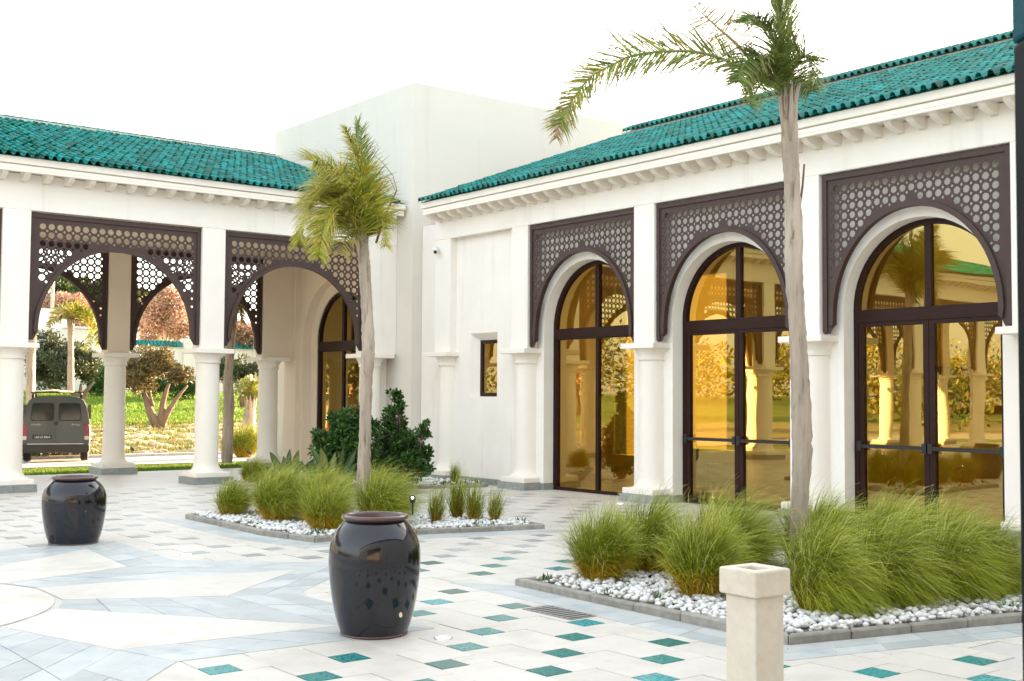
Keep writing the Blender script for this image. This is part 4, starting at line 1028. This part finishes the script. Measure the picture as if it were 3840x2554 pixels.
blades('verge_grass', 26000, lambda rg: Vector((rg.uniform(5, 16), rg.uniform(27.35, 29.55), -.02)), .05, LG, .012, 1)
def lawn(rg):
    x, y = rg.uniform(12, 34), rg.uniform(44.5, 58); return Vector((x, y, TZf(x, y)-.02)) if seen((x, y, 1), 300) else None
blades('lawn_grass', 60000, lawn, .10, [(.15, .27, .035), (.19, .31, .045), (.23, .33, .06)], .03, 2)
def bank(rg):
    x, y = rg.uniform(8, 26), rg.uniform(34.6, 45); 
    if math.sin(y*4.1+math.sin(x*.7)*1.2) < -.15: return None
    return Vector((x, y, TZf(x, y)-.02)) if seen((x, y, 1), 300) else None
blades('bank_planting', 26000, bank, .16, [(.16, .19, .04), (.24, .25, .07), (.32, .27, .09), (.12, .17, .03)], .02, 3)
rk = B(); rg = np.random.default_rng(8)
for _ in range(900):
    x, y = rg.uniform(8, 26), 34.8+rg.uniform(0, 9.6)
    if math.sin(y*4.1+math.sin(x*.7)*1.2) > -.05 or not seen((x, y, .5), 300): continue
    r = rg.uniform(.06, .22); q = IV*(1+rg.normal(0, .12, (12, 1)))*np.array([r*1.4, r, r*.5]); z = TZf(x, y)
    rk.add([(a+x, b_+y, c+z) for a, b_, c in q], IF)
tag(link('bank_rocks', rk.mesh('bank_rocks', M_ROCK)), kind='stuff')
# boundary wall with green tile coping
def plane_y(dx, dy, y):
    d = at(dx, dy, 1)-Vector((0, 0, EYE)); k = y/d.y; return Vector((0, 0, EYE))+d*k
WY = 58.5
gw = thing('garden_wall', 'long white boundary wall with green tiled coping and square piers across the back of the garden', 'wall', (25, WY, 1.9))
zt = plane_y(370, 797, WY).z
b = B(); x0 = plane_y(60, 800, WY).x; xa = plane_y(255, 800, WY).x; xm = plane_y(432, 800, WY).x; x1 = plane_y(760, 800, WY).x
b.box(plane_y(250, 757, 57.6).x+.02, x1+12, WY, WY+.3, 1.2, zt); link('wall', b.mesh('wall', M_TOWER), gw)
for xx in xm+(xm-xa)*.98*np.arange(-1, 4):
    bevel(link('pier', B().box(xx-.25, xx+.25, WY-.08, WY+.38, 1.2, zt+.42).mesh('pier', M_TOWER), gw), .02, 1)
    b = B(); w_ = (xm-xa)*.98-.56; n = int(w_/.2)
    b.prism([(WY-.12, zt), (WY+.42, zt), (WY+.15, zt+.28)], 'x', xx+.26, xx+.26+w_)
    link('coping', b.mesh('coping', M_TILE), gw)
    b = B()
    for i in range(n):
        xq = xx+.36+i*.2; b.tube([(xq, WY-.13, zt+.02), (xq, WY+.13, zt+.29)], .05, 5)
    o = link('coping_tiles', b.mesh('coping_tiles', M_TILE), gw); o['kind'] = 'stuff'
# white house with a flat roof beyond the wall
HY = 57.6
pl, ph = plane_y(55, 772, HY), plane_y(172, 757, HY)
hs_ = thing('white_house', 'plain white flat-roofed house beyond the boundary wall, behind the van', 'house', (pl.x, HY, 1.9))
xr = plane_y(250, 757, HY).x
b = B(); b.box(pl.x-6, plane_y(138, 760, HY).x, HY, HY+6, 1.0, pl.z); b.box(plane_y(138, 760, HY).x+.002, xr, HY-.3, HY+7, 1.0, ph.z); bevel(link('wall', b.mesh('wall', M_TOWER), hs_), .03, 1)
b = B(); b.box(pl.x-6.05, plane_y(138, 760, HY).x, HY-.06, HY+7, pl.z+.002, pl.z+.10); b.box(plane_y(138, 760, HY).x+.01, xr+.05, HY-.36, HY+7, ph.z+.002, ph.z+.10); link('parapet', b.mesh('parapet', M_TRIM), hs_)
q = plane_y(113, 736, HY+3); b = B(); b.box(q.x-.9, q.x+.9, HY+3, HY+6, ph.z, q.z+.55); link('roof_room', b.mesh('roof_room', M_TOWER), hs_)
b = B().tube([(q.x+.2, HY+3.2, q.z+.5), (q.x+.2, HY+3.2, q.z+2.0)], .09, 6); link('flue', b.mesh('flue', M_ROCK), hs_)

# ------------------------------------------------------------------ trees
def tree(name, lab, base_px, depth, limbs, blobs, size, cols, dens, seed, bark, cat='tree', group=None, shell=.3, crad=.45):
    """limbs: lists of pixel points (branch lines); blobs: (px, py, radius in m, depth offset)"""
    rg = np.random.default_rng(seed); base = at(base_px[0], base_px[1], depth); base.z = min(base.z, TZf(base.x, base.y)) if depth < 60 else base.z
    t = thing(name, lab, cat, base, group); b = B()
    for L in limbs:
        pts = [base + (at(x, y, depth)-at(base_px[0], base_px[1], depth)) if i else base-Vector((0, 0, .05)) if (x, y) == tuple(base_px) else at(x, y, depth) for i, (x, y) in enumerate(L[0])]
        r0, r1 = L[1]; n = len(pts); b.tube(pts, [r0+(r1-r0)*i/(n-1) for i in range(n)], 8)
    if limbs: link('trunk', b.mesh('trunk', bark, True), t)
    b = B()
    size *= .8; dens *= 1.45
    for (x, y, r, dd) in blobs:
        c = at(x, y, depth+dd); m = max(4, int(14*r))
        for _ in range(m):
            d = Vector(rg.normal(0, 1, 3)).normalized(); e = c+d*r*rg.uniform(.3, 1.0)
            leaves(b, e, (r*crad, r*crad, r*crad*.8), int(dens*r), size, cols, rg, shell)
    link('crown', b.mesh('crown', M_LEAF), t); return t
OL = [(.05, .07, .03), (.08, .10, .045), (.12, .14, .07), (.06, .075, .03)]
OLW = [(.10, .09, .03), (.17, .14, .05), (.25, .18, .08), (.08, .085, .03)]
PINK = [(.50, .26, .19), (.58, .36, .28), (.40, .20, .14), (.55, .40, .30), (.36, .25, .13)]
PINE = [(.05, .085, .02), (.08, .12, .03), (.12, .16, .035), (.035, .06, .018)]
tree('olive_tree', 'round grey green olive tree on the lawn behind the grey van', (187, 905), 48, [([(187, 905), (178, 880), (168, 860), (150, 840)], (.17, .06)), ([(187, 905), (190, 880), (200, 855), (218, 835)], (.15, .05)), ([(187, 905), (184, 870), (188, 840)], (.13, .05))],
     [(110, 830, .85, 0), (135, 815, .95, .5), (150, 845, .8, -.5), (95, 855, .6, 0), (170, 822, .7, 0), (196, 835, .65, 0), (208, 850, .5, .3), (125, 865, .6, 0)], .15, OL, 230, 21, M_BARK2, group='olive trees on the lawn')
tree('olive_tree', 'gnarled olive tree with three twisting trunks on the lawn between the arcade columns', (368, 960), 44.5,
     [([(368, 960), (352, 935), (340, 905), (333, 880)], (.22, .09)), ([(368, 960), (372, 930), (376, 900), (384, 872), (392, 850)], (.17, .05)), ([(368, 960), (386, 925), (398, 905), (412, 885), (432, 862)], (.15, .04)), ([(352, 935), (350, 900), (344, 870)], (.09, .04))],
     [(320, 850, .75, 0), (345, 838, .8, .4), (330, 870, .6, -.3), (372, 842, .6, 0), (310, 880, .5, 0), (395, 862, .42, 0), (415, 862, .42, 0), (430, 862, .3, 0), (398, 845, .3, 0), (305, 860, .45, 0)], .14, OLW, 210, 22, M_BARK2, group='olive trees on the lawn')
tree('olive_tree', 'grey olive tree against the boundary wall beyond the thin bare palm trunk', (560, 905), 53, [([(560, 905), (556, 880), (552, 862)], (.14, .06)), ([(560, 905), (566, 880), (575, 862)], (.12, .05))],
     [(515, 855, .7, 0), (540, 848, .75, 0), (565, 855, .65, 0), (588, 860, .5, 0)], .15, OL, 220, 23, M_BARK2, group='olive trees on the lawn')
def hedge(lab, px, py, depth, bl, seed):
    tree('round_bush', lab, (px, py), depth, [], bl, .14, DK, 220, seed, M_BARK2, 'bush', 'bushes along the boundary wall', .5, .5)
hedge('dark round bush against the boundary wall, left of the back arcade column', 238, 895, 54, [(236, 872, .72, 0), (240, 886, .6, 0), (228, 884, .5, 0)], 31)
hedge('low dark bush at the wall foot behind the olive tree left of the round bush', 205, 900, 55, [(205, 890, .35, 0), (215, 892, .3, 0)], 32)
hedge('dark bush at the wall foot seen through the gnarled olive trunks', 358, 905, 54.5, [(352, 888, .55, 0), (366, 892, .5, 0)], 33)
hedge('mid green bush at the wall foot right of the gnarled olive', 420, 912, 54.5, [(408, 893, .55, 0), (425, 895, .6, 0), (438, 898, .5, 0)], 34)
hedge('low bush at the wall foot behind the van roof', 150, 905, 55, [(110, 893, .4, 0), (135, 893, .4, 0)], 35)
tree('flowering_tree', 'wide dome of salmon pink blossom beyond the white house and van', (160, 800), 72, [], [(120, 760, 1.3, 0), (150, 735, 1.4, 0), (180, 730, 1.4, .5), (210, 745, 1.2, 0), (225, 765, .9, 0), (105, 772, .8, 0), (165, 755, 1.2, -1), (195, 765, 1, 0)], .2, PINK, 210, 41, M_BARK2, group='pink flowering trees behind the wall')
def twigs(x0, x1, y0, y1, n, seed):
    rg = np.random.default_rng(seed); out = []
    for _ in range(n):
        x = rg.uniform(x0, x1); out.append(([(x, y1+12), (x+rg.normal(0, 5), (y0+y1)/2+8), (x+rg.normal(0, 12), y0+rg.uniform(0, 30))], (.09, .03)))
    return out
tree('flowering_tree', 'tall airy pink-blossomed tree with bare pale branches above the tiled wall coping', (375, 815), 64, twigs(325, 440, 690, 790, 16, 5),
     [(335, 760, .9, 0), (355, 730, 1.0, 0), (380, 705, 1.0, 0), (405, 715, 1.0, 0), (425, 745, .9, 0), (375, 745, 1.0, 1), (400, 760, .8, 0), (430, 770, .6, 0), (390, 680, .8, 0), (345, 775, .5, 0)], .19, PINK+[(.2, .16, .08)], 80, 42, M_BARK, group='pink flowering trees behind the wall')
tree('flowering_tree', 'small orange pink tree above the wall beyond the bare palm trunk', (570, 830), 64, twigs(550, 590, 770, 805, 6, 6), [(555, 790, .8, 0), (572, 775, .8, 0), (590, 785, .8, 0), (560, 765, .5, 0), (610, 785, .9, 0)], .19, PINK+OLW, 150, 43, M_BARK2, group='pink flowering trees behind the wall')
tree('pine_tree', 'dark green rounded pine behind the pink blossom, left of the pair', (150, 830), 92, [([(150, 830), (150, 740)], (.3, .2))], [(110, 725, 1.3, 0), (128, 702, 1.5, 0), (150, 690, 1.5, 0), (165, 705, 1.4, 0), (98, 740, 1.2, 0), (90, 760, 1.3, 0)], .34, PINE, 200, 51, M_BARK2, group='pines beyond the garden')
tree('pine_tree', 'dark green spreading pine behind the pink blossom, beside the back arcade column', (225, 830), 90, [([(225, 830), (222, 730)], (.3, .2))], [(190, 690, 1.4, 0), (212, 690, 1.5, 0), (235, 700, 1.5, 0), (255, 690, 1.4, 0), (245, 672, 1.2, 0), (275, 700, 1.5, 0), (300, 690, 1.4, 0), (222, 712, 1.4, 0)], .34, PINE, 200, 52, M_BARK2, group='pines beyond the garden')
# trees further left, seen in the glass of the doors
for i, (x, y, nm, cl, r, lab) in enumerate(((3, 44, 'olive_tree', OL, 1.6, 'grey olive tree far left of the van'), (-6, 42, 'flowering_tree', PINK, 1.8, 'pink blossomed tree furthest left on the lawn'), (-1, 52, 'pine_tree', PINE, 2.6, 'broad dark pine left of the van beyond the lawn'), (-14, 50, 'pine_tree', PINE, 2.8, 'broad dark pine at the far left end of the garden'))):
    rg = np.random.default_rng(60+i); z = TZf(x, y); t = thing(nm, lab, 'tree', (x, y, z)); b = B(); b.tube([(x, y, z-.1), (x+.1, y, z+1.2), (x, y, z+2.2)], [.25, .18, .1], 8); link('trunk', b.mesh('trunk', M_BARK2, True), t)
    b = B()
    for _ in range(40): d = Vector(rg.normal(0, 1, 3)).normalized(); leaves(b, Vector((x, y, z+1.6+r*.8))+Vector((d.x*r, d.y*r, d.z*r*.7))*rg.uniform(.4, 1), (r*.35, r*.35, r*.3), 90, .22, cl, rg, .3)
    link('crown', b.mesh('crown', M_LEAF), t)
# far-off belt of trees closing the garden to the left (mirrored in the glass)
b = B(); rg = np.random.default_rng(90)
for i in range(150):
    x, y = rg.uniform(-95, 6), rg.uniform(62, 72); r = rg.uniform(1.2, 2.4)
    leaves(b, (x, y, 2+rg.uniform(0, 4.5)), (r, r, r*.9), 130, .42, OLW+YEL+PINE[:2], rg, .4)
for i in range(60):
    x, y = rg.uniform(-60, -30), rg.uniform(10, 62); r = rg.uniform(1.4, 2.4)
    leaves(b, (x, y, rg.uniform(.5, 4.0)), (r, r, r*.9), 110, .5, PINE+OLW[:2], rg, .4)
tag(link('distant_wood', b.mesh('distant_wood', M_LEAF)), kind='stuff')
# garden palms
palm('palm with a drooping arched crown rising behind the roof of the van', 40, [(163, 905), (163, 830), (163, 780), (163, 742)], [.105, .10, .095, .09],
     [([(163, 740), (150, 722), (130, 728), (112, 752)], dict(n=40, L0=.7, L1=.4, cols=YEL+PINK[:1], grav=1.0, wid=.03, dd=-.6)),
      ([(163, 740), (155, 715), (138, 712), (118, 730)], dict(n=40, L0=.7, L1=.4, cols=YEL, grav=1.0, wid=.03, dd=1)),
      ([(163, 740), (175, 715), (195, 715), (215, 730), (228, 755)], dict(n=46, L0=.7, L1=.4, cols=YEL+GRN[:1], grav=1.0, wid=.03, dd=-.5)),
      ([(163, 740), (185, 725), (212, 740), (226, 768), (228, 795)], dict(n=46, L0=.7, L1=.4, cols=YEL, grav=1.1, wid=.03, dd=.6)),
      ([(163, 740), (180, 730), (200, 752), (208, 780), (195, 805)], dict(n=30, L0=.5, L1=.3, cols=YEL+GRN, grav=1.0, wid=.028, dd=-1)),
      ([(163, 740), (165, 712), (172, 706), (185, 712)], dict(n=30, L0=.6, L1=.4, cols=YEL, grav=.9, wid=.03, dd=1.5))], 71, group='palms in the garden')
palm('thick bare palm trunk standing behind the leftmost arcade column', 38, [(70, 930), (70, 860), (71, 800), (72, 740), (73, 690)], [.13, .14, .14, .13, .12],
     [([(73, 690), (60, 670), (35, 690)], dict(n=30, L0=.7, L1=.4, cols=YEL, grav=1, wid=.03)), ([(73, 690), (85, 665), (110, 660)], dict(n=30, L0=.7, L1=.4, cols=GRN, grav=1, wid=.03)), ([(73, 690), (70, 655), (62, 640)], dict(n=30, L0=.6, L1=.4, cols=GRN, grav=1, wid=.03)), ([(73, 690), (50, 650), (25, 650)], dict(n=30, L0=.6, L1=.4, cols=GRN, grav=1, wid=.03))], 72, group='palms in the garden')
palm('slim bent palm trunk with hanging orange fronds just right of the second arcade column', 29.9, [(522, 1066), (524, 1000), (527, 930), (525, 880), (529, 830), (531, 780), (535, 745), (536, 725)], [.135, .14, .125, .12, .11, .11, .10, .09],
     [([(536, 728), (530, 705), (520, 715), (514, 760)], dict(n=36, L0=.5, L1=.3, cols=DRY+YEL, grav=1.3, wid=.02, dead=.4, dd=-.5)), ([(536, 728), (545, 700), (556, 712), (560, 745)], dict(n=36, L0=.45, L1=.3, cols=DRY+YEL, grav=1.3, wid=.02, dead=.4)), ([(536, 728), (540, 690), (548, 665), (560, 655)], dict(n=36, L0=.5, L1=.3, cols=YEL, grav=.9, wid=.02)), ([(536, 728), (530, 680), (520, 650)], dict(n=36, L0=.5, L1=.3, cols=YEL, grav=.9, wid=.02, dd=.5)),
      ([(536, 735), (528, 740), (524, 770)], dict(n=24, L0=.4, L1=.3, cols=DRY, grav=1.4, wid=.02, dead=.7, dd=-.3))], 73, group='palms in the garden')
palm('small sunlit palm with a tufted crown and shaggy trunk left of the last arcade column', 38.5, [(575, 1022), (573, 990), (576, 950), (577, 925)], [.26, .20, .16, .14],
     [([(577, 925), (568, 895), (552, 888), (540, 905)], dict(n=30, L0=.45, L1=.3, cols=GRN+YEL, grav=.8, wid=.028, dd=-.5)), ([(577, 925), (566, 905), (550, 915), (545, 940)], dict(n=30, L0=.4, L1=.3, cols=YEL+GRN, grav=1, wid=.028)), ([(577, 925), (576, 885), (572, 868)], dict(n=30, L0=.4, L1=.3, cols=GRN, grav=.4, wid=.028, fwd=1)), ([(577, 925), (586, 890), (594, 878)], dict(n=30, L0=.4, L1=.3, cols=YEL+GRN[:1], grav=.6, wid=.028)), ([(577, 925), (592, 905), (604, 915)], dict(n=30, L0=.4, L1=.3, cols=YEL, grav=1, wid=.028)), ([(577, 925), (570, 890), (562, 872)], dict(n=30, L0=.4, L1=.3, cols=YEL+DRY[:1], grav=.5, wid=.028, dd=.4)), ([(577, 925), (584, 885), (585, 866)], dict(n=26, L0=.4, L1=.3, cols=YEL+DRY, grav=.5, wid=.028, dd=.6))], 74, group='palms in the garden')
p = on_ground(560, 1052); o = clump(CL_MED[1], p.x, p.y, 'pale grass clump at the foot of the small sunlit palm', 1.5); o.location.z = p.z-.02

# ------------------------------------------------------------------ the van
def van():
    pc = on_ground(127, 1063); yaw = math.radians(19.5)     # rear centre on the road
    d = at(127, 1063, 31.6); base = Vector((d.x, d.y, 0))
    t = thing('parked_van', 'old grey twin-door van with a roof rack, parked on the road behind the arcade', 'van', base)
    Rv = Matrix.Translation(base) @ Matrix.Rotation(-yaw, 4, 'Z')           # local: +y forward (away), x right
    def P(name, b, m, par=t, sm=False): return link(name, b.mesh(name, m, sm), par, M=Rv)
    W = .86
    # body cross-section (half width by height) swept along the length
    sec = [(.24, .70), (.30, .80), (.50, .85), (.80, .86), (1.0, .845), (1.25, .80), (1.5, .735), (1.64, .66), (1.715, .52), (1.745, .25), (1.75, 0)]
    ring = [(-x, z) for z, x in sec] + [(x, z) for z, x in sec[::-1][1:]]
    prof = [(.0, .985, 1.0), (.06, 1, 1.0), (1.6, 1, 1.0), (2.35, .985, .97), (2.75, .96, .80), (3.0, .95, .60), (3.7, .92, .54), (4.02, .82, .48)]
    b = B(); n = len(ring)
    for (y, sx, sz) in prof:
        for x, z in ring: b.v.append((x*sx, y+(.10*(z-.3)/1.4 if y < .05 else 0), .24+(z-.24)*sz))
    for i in range(len(prof)-1):
        for j in range(n-1): b.f.append((i*n+j, i*n+j+1, (i+1)*n+j+1, (i+1)*n+j))
    b.f.append(tuple(range(n))); b.f.append(tuple(range((len(prof)-1)*n, len(prof)*n))[::-1]); b.m = [0]*len(b.f)
    P('body', b, M_CAR, sm=False)
    yb = lambda z: .10*(z-.3)/1.4
    def plate(x0, x1, z0, z1, t0, t1, r=.05, taper=0):
        pts = []
        for (cx, cz, a0) in ((x1-r, z1-r, 0), (x0+r, z1-r, 90), (x0+r, z0+r, 180), (x1-r, z0+r, 270)):
            for k in range(5): a = math.radians(a0+k*22.5); pts.append((cx+r*math.cos(a), cz+r*math.sin(a)))
        tx = lambda x, z: x*(1-taper*(z-z0)/(z1-z0))
        b = B(); m = len(pts)
        b.add([(tx(x, z), yb(z)+t0, z) for x, z in pts]+[(tx(x, z), yb(z)+t1, z) for x, z in pts], [tuple(range(m)), tuple(range(m, 2*m))[::-1]]+[(i, m+i, m+(i+1) % m, (i+1) % m) for i in range(m)])
        return b
    for s in (-1, 1):
        x0, x1 = (.012, .70) if s > 0 else (-.70, -.012)
        dr = P('rear_door', plate(x0, x1, .46, 1.64, -.022, .01, .07, .0), M_CAR)
        wx0, wx1 = (.075, .62) if s > 0 else (-.62, -.075)
        P('window_seal', plate(wx0-.02, wx1+.02, 1.08, 1.56, -.028, -.021, .07, .06), M_RUBBER, dr)
        P('window', plate(wx0, wx1, 1.10, 1.54, -.034, -.029, .06, .06), M_GLASSVAN, dr)
        P('crease', plate(x0+.02, x1-.02, .90, .915, -.028, -.0225, .006), M_CAR, dr)
    P('handle', plate(-.045, .045, .98, 1.06, -.05, -.0225, .02), M_BLACK)
    P('number_plate', plate(-.58, -.10, .60, .71, -.034, -.0225, .012), M_BLACK)
    P('plate_recess', plate(-.60, -.06, .715, .75, -.05, -.0225, .01), M_CAR)
    P('bumper', plate(-.84, .84, .25, .46, -.10, .05, .05), M_BUMP)
    P('bumper_trim', plate(-.70, .70, .462, .485, -.06, -.0225, .01), M_CHROME)
    for s in (-1, 1):
        b = plate(*((.715, .835) if s > 0 else (-.835, -.715)), .56, .98, -.02, .03, .03); o = P('tail_lamp', b, M_RED)
        b = plate(*((.72, .83) if s > 0 else (-.83, -.72)), .58, .68, -.026, -.0205, .02); P('reversing_lens', b, M_CHROME, o)
        b = B(); xs_ = sorted((s*.865, s*.80)); P('side_window', B().box(xs_[0] if s < 0 else .775, -.775 if s < 0 else xs_[1], .55, 1.6, 1.12, 1.5), M_GLASSVAN)
    for yw in (.62, 3.3):
        for s in (-1, 1):
            b = B(); b.tube([(s*.82, yw, .30), (s*.80, yw, .30), (s*.64, yw, .30), (s*.62, yw, .30)], [.26, .30, .30, .26], 24); wh = P('wheel', b, M_RUBBER)
            b = B(); b.tube([(s*.822, yw, .30), (s*.826, yw, .30)], [.19, .17], 16); P('hub_cap', b, M_CHROME, wh)
    b = B(); b.box(-.60, .60, .5, 3.6, .22, .34); P('underbody', b, M_BLACK)
    rk = B()
    for s in (-1, 1): rk.box(s*.60-.02, s*.60+.02, .25, 2.0, 1.78, 1.82)
    for y_ in (.30, 1.0, 1.7): rk.box(-.66, .66, y_-.025, y_+.025, 1.822, 1.85)
    for s in (-1, 1):
        for y_ in (.30, 1.7): rk.box(s*.60-.03, s*.60+.03, y_-.04, y_+.04, 1.66, 1.779)
    P('roof_rack', rk, M_BLACK)
    def text(s, x, z, size, m, par=t):
        cu = bpy.data.curves.new('lettering', 'FONT'); cu.body = s; cu.size = size; cu.extrude = .002; cu.align_x = 'CENTER'; cu.materials.append(m)
        tmp = bpy.data.objects.new('tmp', cu); me_ = bpy.data.meshes.new_from_object(tmp); bpy.data.objects.remove(tmp); me_.name = 'lettering'
        return link('lettering', me_, par, M=Rv @ Matrix.Translation((x, yb(z)-.037, z)) @ Matrix.Rotation(PI/2, 4, 'X'))
    text('168', -.47, .625, .085, M_WHITE); text('3864', -.22, .625, .085, M_WHITE)
    b = B()
    for (x0, x1, z0, z1) in ((-.385, -.375, .635, .665), (-.39, -.335, .632, .640), (-.345, -.337, .641, .672), (-.36, -.352, .68, .688), (-.372, -.364, .68, .688), (-.33, -.322, .632, .69)): b.box(x0, x1, yb(.65)-.039, yb(.65)-.0345, z0, z1)
    P('lettering', b, M_WHITE)
    text('CITROËN', -.50, .965, .055, M_CHROME); text('Berlingo', .50, .965, .065, M_CHROME)
    # board carried on the rack: a thing of its own
    bd = thing('roof_load', 'beige flat board lying on the roof rack of the grey van', 'board', Rv @ Vector((-.2, 1, 1.85)))
    v = []; L_ = 14
    for i in range(L_+1):
        u = i/L_; wq = .52*math.sin(PI*min(.98, .06+u*.9))**.6
        for s in (-1, 0, 1): v.append((-.12+s*wq, .22+2.2*u, 1.852+.05*(1-abs(s))*math.sin(PI*(.1+.8*u))+.02))
    nv = len(v); v += [(x, y, 1.853) for x, y, z in v]
    f = [(3*i+j, 3*i+j+1, 3*i+4+j, 3*i+3+j) for i in range(L_) for j in (0, 1)]; f += [tuple(q+nv for q in a[::-1]) for a in f]
    f += [(3*i, 3*i+3, nv+3*i+3, nv+3*i) for i in range(L_)] + [(3*i+2, nv+3*i+2, nv+3*i+5, 3*i+5) for i in range(L_)] + [(0, nv, nv+1, 1), (1, nv+1, nv+2, 2)]
    link('board', B().add(v, f).mesh('board', M_BOARD), bd, M=Rv)
M_GLASSVAN = mat('dark_van_glass', (.02, .022, .02), .06, spec=.6)
M_BOARD = mat('beige_board', (.50, .38, .26), .7)
M_BUMP = mat('dark_bumper_plastic', (.035, .034, .034), .6)
van()

# ------------------------------------------------------------------ seen dimly through the glass
sf = thing('sofa', 'low dark sofa standing indoors behind the middle glazed door', 'sofa', (16.9, 15.6, 0))
bevel(link('seat', B().box(16.4, 17.3, 15.0, 16.6, .10, .42).mesh('seat', M_WOODIN), sf), .04); bevel(link('backrest', B().box(17.31, 17.5, 15.0, 16.6, .10, .80).mesh('backrest', M_WOODIN), sf), .04)
for y_ in (14.9, 16.61): bevel(link('armrest', B().box(16.4, 17.5, y_, y_+.09, .10, .60).mesh('armrest', M_WOODIN), sf), .03)
for x_, y_ in ((16.45, 15.05), (16.45, 16.5), (17.4, 15.05), (17.4, 16.5)): link('leg', B().box(x_, x_+.05, y_, y_+.05, .006, .099).mesh('leg', M_WOODIN), sf)
pf = thing('framed_picture', 'dark framed picture hanging indoors behind the nearest glazed door', 'picture', (18.3, 11.19, 1.9))
b = B(); X0, X1, Z0, Z1 = 17.95, 18.95, 1.45, 2.35
b.box(X0, X1, 11.15, 11.199, Z0, Z0+.12); b.box(X0, X1, 11.15, 11.199, Z1-.12, Z1); b.box(X0, X0+.12, 11.15, 11.199, Z0+.121, Z1-.121); b.box(X1-.12, X1, 11.15, 11.199, Z0+.121, Z1-.121)
link('frame', b.mesh('frame', M_WOODIN), pf); link('canvas', B().box(X0+.121, X1-.121, 11.17, 11.198, Z0+.121, Z1-.121).mesh('canvas', M_PICT), pf)
